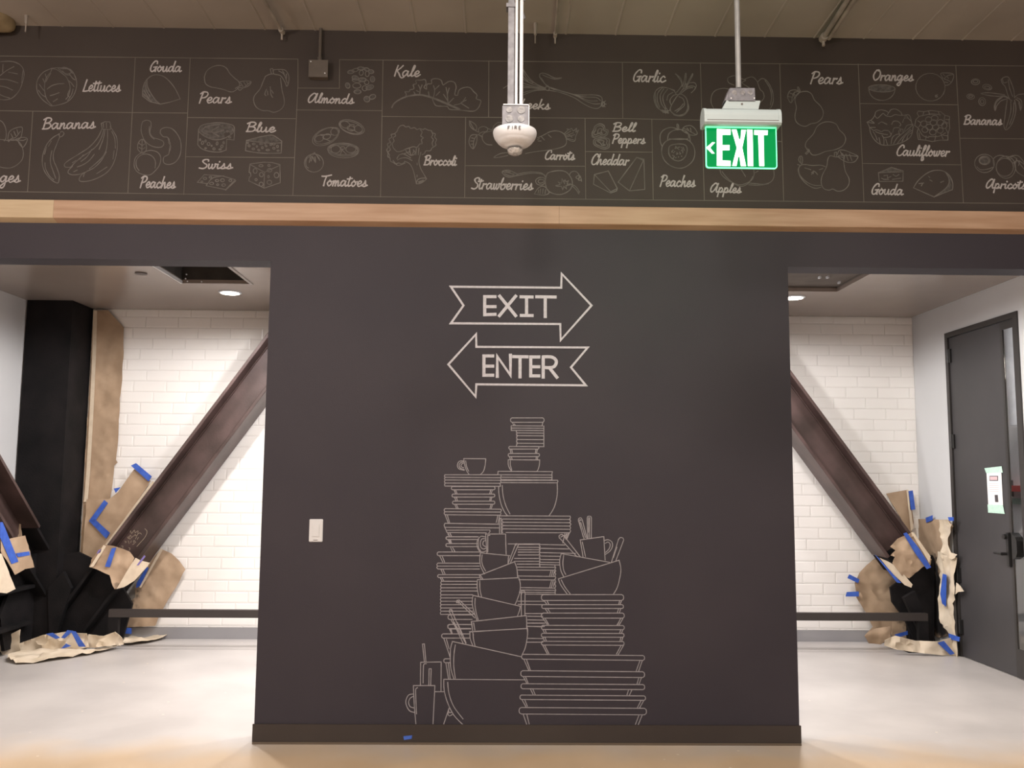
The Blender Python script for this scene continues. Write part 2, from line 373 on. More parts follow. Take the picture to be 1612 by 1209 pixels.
# notice on the door
nt = thing('taped_notice', 'white paper notice held by pale green tape on the charcoal door', 'notice', (XR, dp(1565, 770)[0], dp(1565, 770)[1]))
pap = dquad('paper', [(1553, 742), (1576, 742), (1579, 797), (1556, 797)], M_paper, .001, nt)
dquad('tape_strip', [(1550, 737), (1577, 734), (1579, 744), (1553, 745)], M_gtape, .003, nt)
dquad('tape_strip', [(1555, 794), (1579, 795), (1582, 809), (1556, 807)], M_gtape, .003, nt)
dquad('printed_heading', [(1558, 749), (1571.5, 749), (1571.5, 757), (1558, 757)], M_ink, .003, pap)
dquad('printed_heading_fill', [(1559.2, 750.2), (1570.5, 750.2), (1570.5, 755.8), (1559.2, 755.8)], M_pink, .0046, pap)
dquad('printed_block', [(1566, 779), (1571, 779), (1572, 790.5), (1567, 790.5)], M_ink, .003, pap)
for k in range(5): dquad('printed_line', [(1557+k*.2, 761+k*3), (1572+k*.2, 761+k*3), (1572+k*.2, 761.7+k*3), (1557+k*.2, 761.7+k*3)], M_pink, .003, pap)
# what shows through the glass strip: bright room beyond
struct(boxo('wall_beyond', XR+1.5, XR+1.6, WY, YB+.3, 0, ZI+.5, M_white))
struct(boxo('wall_beyond_end', XR+.12, XR+1.5, YB+.2, YB+.3, 0, ZI+.5, M_white))
struct(boxo('wall_beyond_near', XR+.12, XR+1.5, WY+WT, WY+WT+.08, 0, ZI+.5, M_white))
lamp('beyond_fill', 'POINT', (XR+.25, 5.9, 2.0), 70, (1, .98, .97), .12)  # unseen light added to brighten the space behind the glass strip
def ray_at(px, py, X): return un(px, py, 0, X)
p0 = ray_at(1591, 520, XR+.9); p1 = ray_at(1597, 670, XR+.9)
bm = bmesh.new(); tube(bm, (XR+.9, p0.y, p1.z), (XR+.9, p0.y, ZI+.45), .05, 16); tube(bm, (XR+.9, p0.y, ray_at(1593, 566, XR+.9).z-.02), (XR+.9, p0.y, ray_at(1593, 566, XR+.9).z+.02), .058, 16)
tag(bobj('metal_pipe', bm, mat('bright_duct', (.55, .56, .58, 1), (.68, .69, .71, 1), 8, .5)), 'silver vertical pipe seen through the narrow glass strip of the door', 'pipe')
a = ray_at(1594, 672, XR+.5); b_ = ray_at(1594, 1040, XR+.5)
cab = thing('white_cabinet', 'white panel cabinet behind the glass strip with a red bar across it', 'cabinet', (XR+.7, a.y, 0))
boxo('body', XR+.5, XR+.9, a.y-.5, a.y+.35, 0, a.z, M_paper, cab, .005)
q = ray_at(1600, 769, XR+.49); boxo('red_bar', XR+.44, XR+.499, q.y-.4, q.y+.25, q.z-.025, q.z+.025, M_red, cab)
boxo('bar_bracket', XR+.43, XR+.4995, ray_at(1592, 770, XR+.49).y-.02, ray_at(1592, 770, XR+.49).y+.02, q.z-.07, q.z+.07, M_blk, cab)
q = ray_at(1602, 790, XR+.49); boxo('green_tape', XR+.493, XR+.4985, q.y-.2, q.y+.2, q.z-.02, q.z+.03, M_gtape, cab)

# ================================================================ CHALK
CR = {'1': (0, 85, 5.2565), '2': (200, 85, 5.2565), '3': (460, 85, 5.0375), '4': (720, 85, 5.0375), '5': (910, 95, 5.2565),
      '6': (1090, 95, 5.2565), '7': (1340, 95, 5.2565), 'A': (680, 410, 5.0357), 'a': (680, 640, 5.4958), 'b': (630, 840, 7.327),
      'c': (630, 980, 6.045), 'd': (800, 800, 6.0435), 'e': (800, 980, 6.0435), 'p': (0, 0, 1)}
PXM = WY/1385   # metres per photo pixel on the wall
def smooth(pts, closed, n=4):
    m = len(pts); out = []
    if m < 3: return pts
    rng = range(m) if closed else range(m-1)
    for i in rng:
        if closed: p0, p1, p2, p3 = pts[i-1], pts[i], pts[(i+1) % m], pts[(i+2) % m]
        else: p0, p1, p2, p3 = pts[max(i-1, 0)], pts[i], pts[i+1], pts[min(i+2, m-1)]
        for k in range(n):
            t = k/n; t2, t3 = t*t, t*t*t
            out.append(tuple(.5*((2*b)+(-a+c_)*t+(2*a-5*b+4*c_-d)*t2+(-a+3*b-3*c_+d)*t3) for a, b, c_, d in zip(p0, p1, p2, p3)))
    if not closed: out.append(pts[-1])
    return out
def parse(s):
    """lines of 'kind pts': ~ smooth, - straight, o closed smooth, # closed straight, e ellipse"""
    res = []
    for ln in s.replace(';', '\n').split('\n'):
        ln = ln.strip()
        if not ln: continue
        k = ln[0]; nums = [tuple(float(v) for v in q.split(',')) for q in ln[1:].split()]
        if k == 'e':
            for q in nums:
                cx, cyy, rx, ry = q[:4]; ro = math.radians(q[4]) if len(q) > 4 else 0
                N = 20; res.append(([(cx+rx*math.cos(t)*math.cos(ro)-ry*math.sin(t)*math.sin(ro), cyy+rx*math.cos(t)*math.sin(ro)+ry*math.sin(t)*math.cos(ro)) for t in (2*math.pi*i/N for i in range(N))], True))
        elif k == '~': res.append((smooth(nums, False), False))
        elif k == 'o': res.append((smooth(nums, True), True))
        elif k == '#': res.append((nums, True))
        else: res.append((nums, False))
    return res
def topx(strokes, crop):
    ox, oy, s = CR[crop]; return [([(ox+x/s, oy+y/s) for x, y in pts], c_) for pts, c_ in strokes]
def ribbon_mesh(strokes_px, wpx, y=WY-.0012, jitter=0.0, taper=False):
    """strokes in photo pixels -> flat ribbons of chalk lying on the wall plane, metric width"""
    vs, fs = [], []; hw = wpx*PXM/2
    for si, (pts, closed) in enumerate(strokes_px):
        Q = [un(px, py, 1, y) for px, py in pts]; Q = [Vector((q.x, q.z)) for q in Q]
        R = [Q[0]]
        for q in Q[1:]:
            if (q-R[-1]).length > 1e-4: R.append(q)
        if closed and len(R) > 2 and (R[0]-R[-1]).length < 1e-4: R.pop()
        m = len(R)
        if m < 2: continue
        yy0 = y - (si % 7)*.00007; n0 = len(vs)
        for i in range(m):
            if closed: a, b = R[i-1], R[(i+1) % m]
            else: a, b = R[max(i-1, 0)], R[min(i+1, m-1)]
            d1_ = (R[i]-a).normalized() if (R[i]-a).length > 0 else (b-R[i]).normalized()
            d2_ = (b-R[i]).normalized() if (b-R[i]).length > 0 else d1_
            t = (d1_+d2_); yy = yy0 - i*.00003
            t = t.normalized() if t.length > .2 else d2_
            nrm = Vector((-t.y, t.x)); k = 1/max(.45, abs(t.dot(d2_)))
            h = hw*k*(1+jitter*(noise.noise(Vector((R[i].x*40, R[i].y*40, si)))))
            e = R[i].copy()
            if not closed and i == 0: e -= d2_*hw*.7
            if not closed and i == m-1: e += d1_*hw*.7
            vs += [(e.x+nrm.x*h, yy, e.y+nrm.y*h), (e.x-nrm.x*h, yy, e.y-nrm.y*h)]
        for i in range(m if closed else m-1):
            j = (i+1) % m; fs.append((n0+2*i, n0+2*i+1, n0+2*j+1, n0+2*j))
    return vs, fs
def chalk(name, label, crop, s, wpx=1.5, m=None, y=WY-.0012, jit=.35):
    vs, fs = ribbon_mesh(topx(parse(s), crop), wpx, y, jit)
    o = obj(name, vs, fs, m or M_ch3, wall); o['label'] = label; return o
def fillshape(crop, s, m=None, name='chalk_shading', y=WY-.0008):
    """flat smudge of chalk shading filling a closed outline"""
    vs, fs = [], []
    for pts, c_ in topx(parse(s), crop):
        n0 = len(vs); q = [un(px, py, 1, y) for px, py in pts]; vs += q; fs.append(tuple(range(n0, n0+len(q))))
    return obj(name, vs, fs, m or M_ch6, wall)

# ---- handwriting
GL = {
 'a': (1.05, '~.75,.85 .4,1 .08,.55 .2,.03 .5,.2 .78,.85;~.78,.92 .74,.3 .85,.02 1.1,.2'),
 'b': (.9, '~.1,.9 .3,1.5 .34,1.9 .2,1.5 .14,.3 .35,0 .7,.2 .75,.7 .55,.9 .35,.7;~.6,.85 .95,.9'),
 'c': (.82, '~.7,.78 .45,1 .1,.5 .3,.02 .6,.1 .86,.3'),
 'd': (1.05, '~.7,.85 .4,.97 .08,.5 .25,.03 .55,.25 .8,1;~.95,1.95 .78,.8 .76,.3 .87,.02 1.1,.2'),
 'e': (.82, '~.1,.42 .5,.5 .66,.82 .42,1 .12,.5 .3,.02 .6,.1 .86,.35'),
 'f': (.6, '~0,.2 .4,1.1 .6,1.75 .45,1.95 .28,1.4 .15,-.5 .25,-.85 .45,-.6 .35,.0 .65,.2'),
 'g': (.98, '~.72,.85 .4,1 .08,.55 .25,.08 .55,.3 .76,.9;~.78,.95 .68,-.4 .42,-.88 .15,-.65 .6,-.1 1.02,.25'),
 'h': (.95, '~.08,0 .2,1 .36,1.95;~.12,.1 .4,.82 .62,.95 .64,.4 .72,.02 .98,.2'),
 'i': (.46, '~.17,.95 .12,.3 .22,.02 .48,.2;-.28,1.38 .31,1.5'),
 'k': (.92, '~.08,0 .2,1 .36,1.95;~.72,.97 .22,.48 .5,.35 .68,.02 .95,.15'),
 'l': (.5, '~0,.2 .36,1.1 .52,1.75 .4,1.9 .25,1.2 .18,.3 .27,.02 .52,.2'),
 'm': (1.15, '~.05,0 .14,.95;~.1,.35 .35,.95 .47,.72 .43,0;~.45,.4 .72,.95 .84,.72 .82,.15 .92,.02 1.15,.2'),
 'n': (.86, '~.05,0 .14,.95;~.1,.35 .42,.95 .57,.75 .55,.15 .66,.02 .88,.2'),
 'o': (.86, '~.42,1 .08,.5 .35,0 .7,.5 .42,1 .55,.75 .92,.85'),
 'p': (.92, '~.17,.97 .1,.3 .0,-.9;~.12,.5 .42,1 .68,.6 .42,.03 .14,.2;~.45,.03 .93,.22'),
 'r': (.66, '~.08,0 .16,.95;~.14,.5 .32,.88 .52,.8 .62,.92'),
 's': (.74, '~0,.12 .25,.5 .42,1.02 .48,.6 .55,.2 .32,0 .1,.12;~.45,.05 .78,.25'),
 't': (.55, '~.3,1.65 .17,.7 .17,.2 .28,.02 .56,.2;~-.12,1.3 .25,1.33 .62,1.42'),
 'u': (.96, '~.12,.95 .1,.25 .28,.02 .55,.3 .68,.95;~.68,.9 .67,.2 .77,.02 .98,.2'),
 'w': (1.05, '~.12,.95 .1,.2 .26,.02 .45,.4 .52,.9;~.52,.9 .5,.2 .66,.02 .88,.5 .86,.95 1.08,.88'),
 'A': (1.4, '~1.1,1.6 .75,1.9 .2,1.2 .08,.4 .3,.02 .75,.5 1.1,1.5;~1.22,1.85 1.05,.6 1.13,.05 1.42,.2'),
 'B': (1.12, '~.3,1.8 .2,1 .1,0;~.0,1.6 .4,1.9 .85,1.85 .98,1.5 .7,1.1 .3,1.0;~.3,1.0 .85,.92 1.0,.5 .7,.08 0,.02'),
 'C': (1.0, '~1.05,1.45 1,1.85 .65,1.9 .2,1.2 .1,.4 .35,0 .75,.1 1.05,.45'),
 'G': (1.15, '~1.05,1.45 1,1.88 .65,1.9 .2,1.2 .1,.4 .35,0 .75,.25 .95,.85;-.55,.8 1.12,.9;~.98,.88 .9,.3 .92,0'),
 'K': (1.05, '~.35,1.9 .2,1 .1,0;~1.02,1.9 .7,1.4 .3,.95;~.3,.95 .6,.5 .85,-.1 1.1,-.3 1.35,-.1'),
 'L': (.85, '~.42,1.9 .25,1 .1,.05;~.05,.02 .4,.0 .95,.12'),
 'O': (1.2, '~.75,1.75 .45,1.85 .08,.9 .4,.02 .95,.5 1.08,1.3 .8,1.9 .55,1.85'),
 'P': (.95, '~.38,1.8 .22,1 .08,-.05;~.05,1.6 .4,1.92 .9,1.85 1.02,1.45 .75,1.0 .25,.85'),
 'S': (1.0, '~.98,1.55 .95,1.85 .6,1.9 .3,1.6 .5,1.15 .85,.8 .82,.3 .45,0 0,.12'),
 'T': (.85, '~-.05,1.72 .5,1.72 1.35,1.95;~.68,1.8 .5,1 .42,0'),
}
def word(crop, text, x0, y0, x1, y1, cap, wpx=2.3, m=None, slant=.16, name='chalk_lettering', yplane=WY-.0016, label=None):
    adv = sum(GL[c_][0] for c_ in text)
    sx = (x1-x0)/(adv+.1); sz = cap/1.9; ux, uy = 1, (y1-y0)/(x1-x0); pen = 0; out = []
    for c_ in text:
        w_, s = GL[c_]
        for pts, cl in parse(s):
            out.append(([(x0+((px+pen)*sx)+slant*(py-.5)*sz, y0+(px+pen)*sx*uy-py*sz) for px, py in pts], cl))
        pen += w_
    vs, fs = ribbon_mesh(topx(out, crop), wpx, yplane, .25)
    o = obj(name, vs, fs, m or M_ch2, wall); o['label'] = label or 'chalk lettering reading '+text; return o
for a in (('1','Lettuces',688,308,1003,312,95),('1','Bananas',355,622,795,614,92),('1','Oranges',-250,1062,175,1062,100),
          ('2','Gouda',190,145,455,148,85),('2','Pears',598,405,870,408,90),('2','Blue',990,642,1235,648,78),('2','Swiss',600,948,880,950,75),
          ('2','Peaches',110,1105,405,1112,92),('3','Almonds',125,385,495,395,75),('3','Kale',810,175,1020,180,85),('3','Tomatoes',230,1045,600,1052,84),
          ('3','Broccoli',1048,880,1308,885,75),('4','Leeks',500,432,740,440,75),('4','Carrots',695,835,935,840,72),('4','Strawberries',115,1070,605,1078,88),
          ('5','Garlic',455,175,730,182,95),('5','Bell',290,588,480,590,72),('5','Peppers',285,685,560,690,75),('5','Cheddar',110,862,425,868,85),
          ('5','Peaches',680,1042,975,1048,90),('6','Pears',978,192,1250,197,97),('6','Apples',148,1090,408,1098,75),('7','Oranges',178,165,520,172,85),
          ('7','Cauliflower',375,788,818,795,85),('7','Bananas',935,530,1252,535,76),('7','Gouda',168,1108,435,1115,86),('7','Apricots',1115,1058,1450,1065,76)):
    word(*a)
chalk('chalk_grid', 'thin chalk lines dividing the food frieze into panels', 'p', '''
- -400,84 469,93 469,138.6 534.3,139 534.6,94 2050,108
- -400,296.5 0,301.5 600,309.7 1000,314.5 1612,320.4 2050,325
- 213,90.7 201.3,303.8
- 51.7,175.4 43.4,302
- -300,170 209,177.3 295,178
- 299.5,91 289.4,306.6
- 468.8,138 461,307.6
- 295,185 465.4,186.8
- 293,246.7 463.5,248.2
- 466.4,173 601,174.3
- 603,95 599,310.3
- 601,183.3 980,186.6 1104,189.2
- 769.6,96 769.2,184.3
- 733,185.2 731.5,311.3
- 733,260.7 920.5,261.7
- 921,186.2 922,313.3
- 979.7,98 980.4,186.3
- 921.8,238.6 1026.4,239.6
- 1026,187.3 1028.3,314.7
- 1102.5,100.3 1108.8,315.7
- 1227.4,100.7 1233.6,315.7
- 1351,100.7 1360,317.6
- 1354.3,163 1508.4,165
- 1358,257.3 1513,259.5
- 1504.6,102.6 1516.5,319.5
- 1511,217.7 1612,218.7 2050,223
- -120,82 -130,296''', 1.0, M_ch5, jit=0)
# ---- food drawings of the frieze, one part of the wall each (coordinates read off enlarged crops)
D = lambda name, label, crop, s, w_=1.35, m=None: chalk(name, label, crop, s, w_, m)
D('cabbage_drawing', 'chalk drawing of a cabbage cut by the left edge', '1', '''
~ -60,70 20,62 100,62 160,85 190,120 200,170 185,240 155,310 100,365 40,380 -20,372
~ 0,180 50,140 115,105
~ 25,85 22,150
~ 70,150 110,158 145,165
~ 0,210 60,212 150,240
~ 0,265 50,275 105,300
~ -10,330 30,350 80,365
~ 193,125 185,180 180,240''')
D('lettuce_drawing', 'chalk drawing of a round lettuce head', '1', '''
~ 425,120 360,150 315,205 303,260 312,320 350,375 400,415 430,430 500,418 560,395 605,350 630,290 635,230 615,170 585,130 540,120 480,115 425,120
~ 430,118 418,150 385,195 370,250 372,320 385,370 410,405 430,425
~ 425,120 470,130 520,165 555,200 580,270 570,340 545,375
~ 375,165 385,200; ~ 355,205 370,240; ~ 325,250 350,285 368,305; ~ 318,300 345,335 375,355
~ 420,160 395,200 380,230
~ 390,290 430,262 480,248 530,245; ~ 415,345 450,335 490,320; ~ 440,395 475,372
~ 560,215 590,240 612,270; ~ 575,165 600,200 622,215; ~ 575,300 560,340 575,355; ~ 605,290 590,340 560,385
~ 480,118 520,150 560,165 590,150 560,125 510,125
~ 500,120 530,110 570,125 600,160; ~ 520,140 545,170 580,175''')
D('orange_drawing', 'chalk drawing of oranges at the left edge', '1', '''
~ -40,545 10,555 40,595 52,650 48,700 35,720
~ -20,705 40,712 80,720
~ 85,710 140,715 175,750 193,810 185,870 145,915 90,942 30,942 -30,925
~ 65,700 75,650 110,620 180,605 183,650 165,700 110,715 65,710
~ 70,725 95,700 130,690 170,640; ~ 90,660 105,690; ~ 115,640 130,675; ~ 140,625 150,660
~ 130,705 185,690 225,700 215,740 190,772 165,750 150,720; ~ 150,712 190,715 215,705''')
D('banana_drawing', 'chalk drawing of a single banana', '1', '''
~ 500,648 515,640 530,658 515,680 495,685 488,660
~ 495,660 440,690 390,745 362,810 350,870 355,930 380,990 430,1045 475,1068 488,1050 490,1000 470,940 445,880 445,820 470,750 495,690
~ 385,770 368,830; ~ 430,800 418,860 420,910 440,970 462,1030; ~ 372,900 378,950 410,1010 445,1040; ~ 425,720 400,765''')
D('banana_bunch_drawing', 'chalk drawing of a bunch of bananas', '1', '''
- 838,575 845,615; - 838,575 870,560 908,562 918,600 912,625 850,622
~ 845,615 810,690 740,770 650,830 570,880 535,910 540,935 575,938 600,930
~ 600,930 570,960 565,985 600,1000 660,995 715,975
~ 715,975 675,1000 655,1040 680,1056 760,1045 850,1005 910,955 950,880 970,790 968,700 945,650 912,600
~ 860,622 840,690 800,760 740,810 680,850 620,900 590,935
~ 870,622 855,700 820,790
~ 890,625 890,700 880,790 850,850 800,900 740,950
~ 720,970 780,940 840,880 880,810; ~ 945,800 935,870; ~ 885,935 840,965 800,990
~ 630,880 600,900; ~ 690,835 660,870; ~ 760,790 720,850 670,890; ~ 780,830 740,880 690,915 640,935
~ 855,575 858,610; ~ 880,570 882,612; ~ 700,985 690,1015; ~ 640,960 610,975; ~ 925,640 950,700 955,780''')
D('gouda_drawing', 'chalk drawing of a gouda wedge', '2', '''
~ 165,210 200,182 245,172 300,185 350,225 400,290 440,372 - 
- 440,372 350,400 275,415 190,395 128,350
~ 128,350 130,290 145,240 165,210
~ 165,215 170,270 200,330 240,385 275,415
~ 155,240 160,300 190,350; - 140,300 180,370; - 135,330 200,392'''.replace(' - \n', '\n'))
fillshape('2', '# 160,225 165,270 195,330 240,385 268,412 190,392 132,348 134,290 146,245')
D('pear_drawing', 'chalk drawing of a pear lying on its side', '2', '''
~ 640,190 660,140 710,105 770,95 820,115 850,160 890,200 925,230 930,265 900,300 860,315 800,295 740,282 690,272 650,245 640,190
~ 925,235 960,225 1025,228 1010,260 970,278 920,280; ~ 910,275 930,300 950,290 1020,235; ~ 895,285 920,270 945,262
~ 940,240 960,270; ~ 965,232 985,262; ~ 990,232 1003,250''')
D('pear_drawing', 'chalk drawing of an upright pear with a leaf', '2', '''
~ 1145,185 1125,230 1100,290 1055,345 1048,390 1070,440 1120,468 1170,470 1215,483 1265,465 1298,425 1300,370 1285,310 1275,240 1270,200
~ 1145,185 1180,168 1215,165; - 1195,165 1185,125 1205,120 1212,160
~ 1215,130 1260,128 1310,135 1338,180 1338,230 1322,268 1305,230 1270,180 1215,165 1215,130
~ 1255,140 1300,170 1325,240; ~ 1285,138 1300,160; ~ 1318,165 1320,200
~ 1155,290 1140,330 1150,345; ~ 1162,305 1165,340; ~ 1185,270 1190,330 1205,360; ~ 1195,300 1210,325''')
D('bean_shape_drawing', 'chalk drawing of two curved peach slices', '2', '''
~ 130,560 160,548 195,560 198,600 190,650 215,690 260,705 295,720 305,745 285,770 240,772 190,755 145,715 120,650 120,600 130,560
~ 185,600 185,650 200,685 225,705; ~ 275,655 280,625 320,608 370,618 410,655 440,710 448,770 438,840 400,895 345,915 305,900 303,860 320,845 345,830 352,790 358,740 345,715 335,690 300,685 275,655
~ 335,690 350,710 345,735 362,760 358,790 350,810''')
D('peach_drawing', 'chalk drawing of a peach with a leaf', '2', '''
o 65,870 60,930 85,975 135,998 190,1000 235,965 268,920 280,860 255,815 200,798 150,808 100,830
~ 100,965 78,930 78,880 110,840 160,828 210,848 235,890 232,945
~ 120,820 90,790 92,740 125,705 155,740 160,790 140,820 120,820; ~ 125,710 122,815; - 122,760 145,745; - 122,790 150,775; - 122,755 100,740; - 122,785 98,772''')
D('blue_cheese_drawing', 'chalk drawing of a cut blue cheese wheel', '2', '''
~ 592,625 620,590 700,572 780,570 850,582 888,608 885,712
- 592,625 585,750 ~'''.replace(' ~', '')+'''
~ 585,750 620,785 680,805 760,812 820,795; - 820,795 825,705 885,712
~ 592,640 640,680 720,710 800,700 870,660 888,625; ~ 640,610 700,590 770,585; ~ 660,640 730,650 800,630; ~ 650,600 620,640 680,670; ~ 760,600 700,640 760,680
e 625,735,9,14,20 675,745,12,12,0 650,720,6,9,0 720,785,9,9,0 745,740,7,13,10 785,765,9,12,30 770,790,10,5,0 650,780,7,5,0 605,710,5,8,0 700,760,5,5,0 800,735,6,9,0 830,640,8,6,0 860,650,7,10,0 850,690,9,6,0 875,630,5,8,0''', 1.5)
fillshape('2', '# 596,630 625,594 700,576 780,574 850,586 884,610 868,655 830,640 800,660 815,695 790,706 720,708 640,680', M_ch6)
D('blue_cheese_drawing', 'chalk drawing of a blue cheese wedge', '2', '''
- 988,715 980,800; ~ 980,800 1060,815 1160,822 1275,820; - 1275,820 1280,722
~ 988,715 1060,695 1130,680 1200,672 1245,695 1280,722; ~ 988,715 1080,728 1180,738 1280,735
e 1010,760,9,8,20 1050,745,12,6,0 1045,785,10,7,0 1090,795,9,6,30 1110,745,13,5,0 1120,775,7,9,0 1150,760,9,6,40 1165,795,14,6,0 1190,750,7,7,0 1215,745,11,8,0 1215,780,10,8,30 1245,765,8,10,0 1250,800,9,5,0 1075,765,5,7,0 1140,740,6,4,0 1000,735,6,7,0''', 1.5)
fillshape('2', '# 994,716 1060,698 1130,683 1200,676 1243,697 1272,720 1180,734 1080,726')
D('swiss_cheese_drawing', 'chalk drawing of sliced swiss cheese', '2', '''
# 582,1062 640,998 790,1010 895,1040 815,1122 655,1090 660,1072; - 655,1090 690,1040 720,1020 800,1008; - 815,1128 900,1048
e 645,1030,14,9,0 690,1020,11,7,0 745,1048,14,9,0 790,1045,16,12,0 855,1047,12,9,0 700,1072,16,10,0 750,1082,9,7,0 800,1085,15,10,0 620,1055,9,5,0''')
D('swiss_cheese_drawing', 'chalk drawing of a swiss cheese block with holes', '2', '''
- 1018,910 1130,895 1200,898 1265,915 1268,1065 1135,1110 1008,1050 1012,1020 1025,1010 1022,985 1010,978 1018,910
- 1018,915 1138,978 1268,920; - 1138,978 1132,1110
e 1060,968,16,20,0 1112,998,16,18,0 1068,1040,9,9,0 1110,1078,16,17,0 1180,962,19,14,0 1170,1015,7,10,0 1237,1003,19,22,0 1178,1062,19,17,0 1108,925,17,9,0 1175,922,10,8,0''')
D('almond_drawing', 'chalk drawing of a scatter of almonds', '3', '''
e 465,142,26,14,-10 500,128,26,12,-15 545,115,28,12,0 590,122,22,12,15 625,140,22,15,10 548,150,16,20,20 595,158,15,22,0 500,190,26,18,20 510,212,34,14,10 555,205,32,16,0 590,225,18,18,0 637,200,18,22,0 440,250,17,22,-20 512,252,32,20,0 575,272,20,20,40 615,265,32,18,-20 518,300,28,16,0 592,358,24,22,30 637,340,26,18,-25''')
fillshape('3', '''e 465,142,26,14,-10 545,115,28,12,0 590,122,22,12,15 625,140,22,15,10
e 500,190,26,18,20 555,205,32,16,0 637,200,18,22,0 440,250,17,22,-20 615,265,32,18,-20 518,300,28,16,0 592,358,24,22,30 637,340,26,18,-25''')
D('tomato_slice_drawing', 'chalk drawing of three tomato slices', '3', '''
e 265,655,112,62,-25 270,650,102,54,-25 472,580,104,52,18 468,582,94,44,18 405,758,126,52,2 405,755,116,44,2 405,772,120,52,2
e 340,615,35,30,-20 215,670,35,25,-20 275,655,30,20,-20 420,560,38,26,18 525,595,32,28,18 465,590,30,20,10 345,755,38,30,0 465,755,40,28,0 400,745,18,10,0
- 240,665 300,690; - 225,640 330,640; - 380,800 395,760 430,795; - 440,590 500,610; - 455,560 490,560 490,580''', 1.2)
D('tomato_drawing', 'chalk drawing of a whole tomato', '3', '''
e 172,865,76,72,0
~ 120,820 108,850 112,890 130,905
~ 130,820 150,800 175,785 190,800 215,830; ~ 150,810 135,860; ~ 160,810 185,860 180,815; ~ 195,805 220,845; - 165,800 178,782 190,800; ~ 140,825 160,815 150,850''')
D('kale_drawing', 'chalk drawing of a kale leaf', '3', '''
~ 790,425 810,390 870,350 940,328 1020,322 1100,340 1180,370 1260,405 1330,435
~ 795,415 820,385 880,348 950,332 1020,328 1100,348 1180,380 1260,415 1320,440
~ 895,348 905,320 895,300 925,300 935,285 965,275 960,245 985,235 980,210 1020,208 1055,205 1060,240 1045,265 1065,280
~ 1065,280 1070,240 1105,235 1105,205 1140,195 1180,208 1195,245 1215,235 1245,218 1285,225 1300,260 1295,290 1290,325 1312,328
~ 1312,328 1325,285 1370,265 1410,268 1440,300 1465,325 1460,355 1495,370 1490,400 1470,435 1430,455 1330,445 1250,440 1230,418 1180,415 1140,410 1120,380 1110,350
~ 1010,320 1015,280 1000,245; ~ 1015,285 1030,245; ~ 1005,300 985,290; ~ 1120,345 1130,290 1120,250; ~ 1128,285 1165,250; ~ 1140,330 1170,300
~ 1235,385 1230,320 1220,265; ~ 1230,320 1245,270; ~ 1232,370 1200,320; ~ 1240,390 1280,350; ~ 1285,405 1340,390 1375,345; ~ 1340,392 1400,430; ~ 1340,385 1380,365
~ 975,320 965,300; ~ 1085,330 1080,300''', 1.5)
chalk('kale_stem', 'thick chalk stem stroke of the kale leaf', '3', '~ 790,425 812,388 875,350 945,330 1020,325 1100,344 1180,375 1260,410 1325,437', 2.4)
D('broccoli_drawing', 'chalk drawing of a broccoli floret', '3', '''
~ 840,590 855,572 880,565 900,578 925,575 940,590 970,585 990,600 1010,592 1040,600 1050,592 1080,605 1105,610 1110,625 1135,635 1130,660 1145,680 1135,705 1140,725 1110,745 1095,768 1060,770 1050,790 1030,800
~ 840,590 830,615 815,630 820,650 800,665 808,690 795,710 800,740 815,760 835,775 870,770 900,755 930,745
~ 930,745 960,735 990,740 1010,715 1030,710 1025,680 1040,665 1020,650 1030,620 1015,600
~ 815,632 785,640 790,660 768,675 775,700 755,715 762,740 750,760 760,790 758,815 775,825 780,850 800,860 820,872 845,865 870,872 895,855
~ 775,690 785,715 770,735 778,760 760,780 772,800 765,820
~ 800,845 830,880 860,880 895,865; ~ 1105,615 1115,640 1105,660 1120,680 1110,705 1115,730
~ 830,830 850,800 890,790 930,775; ~ 835,840 870,825 910,825 950,845
~ 890,850 930,870 955,910 970,960 985,1030
~ 870,790 900,800 940,825; ~ 900,765 920,790 945,805 965,770; ~ 960,760 975,780 965,800; ~ 985,750 980,800; ~ 1005,745 1000,800; ~ 1020,780 1005,850 1020,910 1045,955 1065,990
~ 985,1030 1020,1025 1065,990 1030,985 995,998 985,1030; ~ 1000,1015 1040,1000; ~ 1005,1022 1050,1005
- 990,865 992,880; - 990,960 990,975; ~ 930,750 940,800 960,800''', 1.45)
D('radish_drawing', 'chalk drawing of a beet with leaves', '4', '''
~ 95,530 100,570 130,600 152,600 150,570 125,545 95,530; ~ 100,540 135,600 170,620
~ 170,620 170,590 205,575 240,590 230,615 195,620 170,640 200,660
~ 230,615 200,640 200,680 230,715 275,722
~ 240,590 275,600 290,570 320,545 350,545; ~ 270,600 300,590 330,560 350,570; ~ 225,620 280,610 320,600
~ 155,640 110,645 92,690 100,725 125,752 145,720 155,680 155,640; ~ 155,640 130,690 125,745; - 130,690 105,690; - 135,670 112,665; - 128,715 108,715; ~ 155,640 180,645 200,655''')
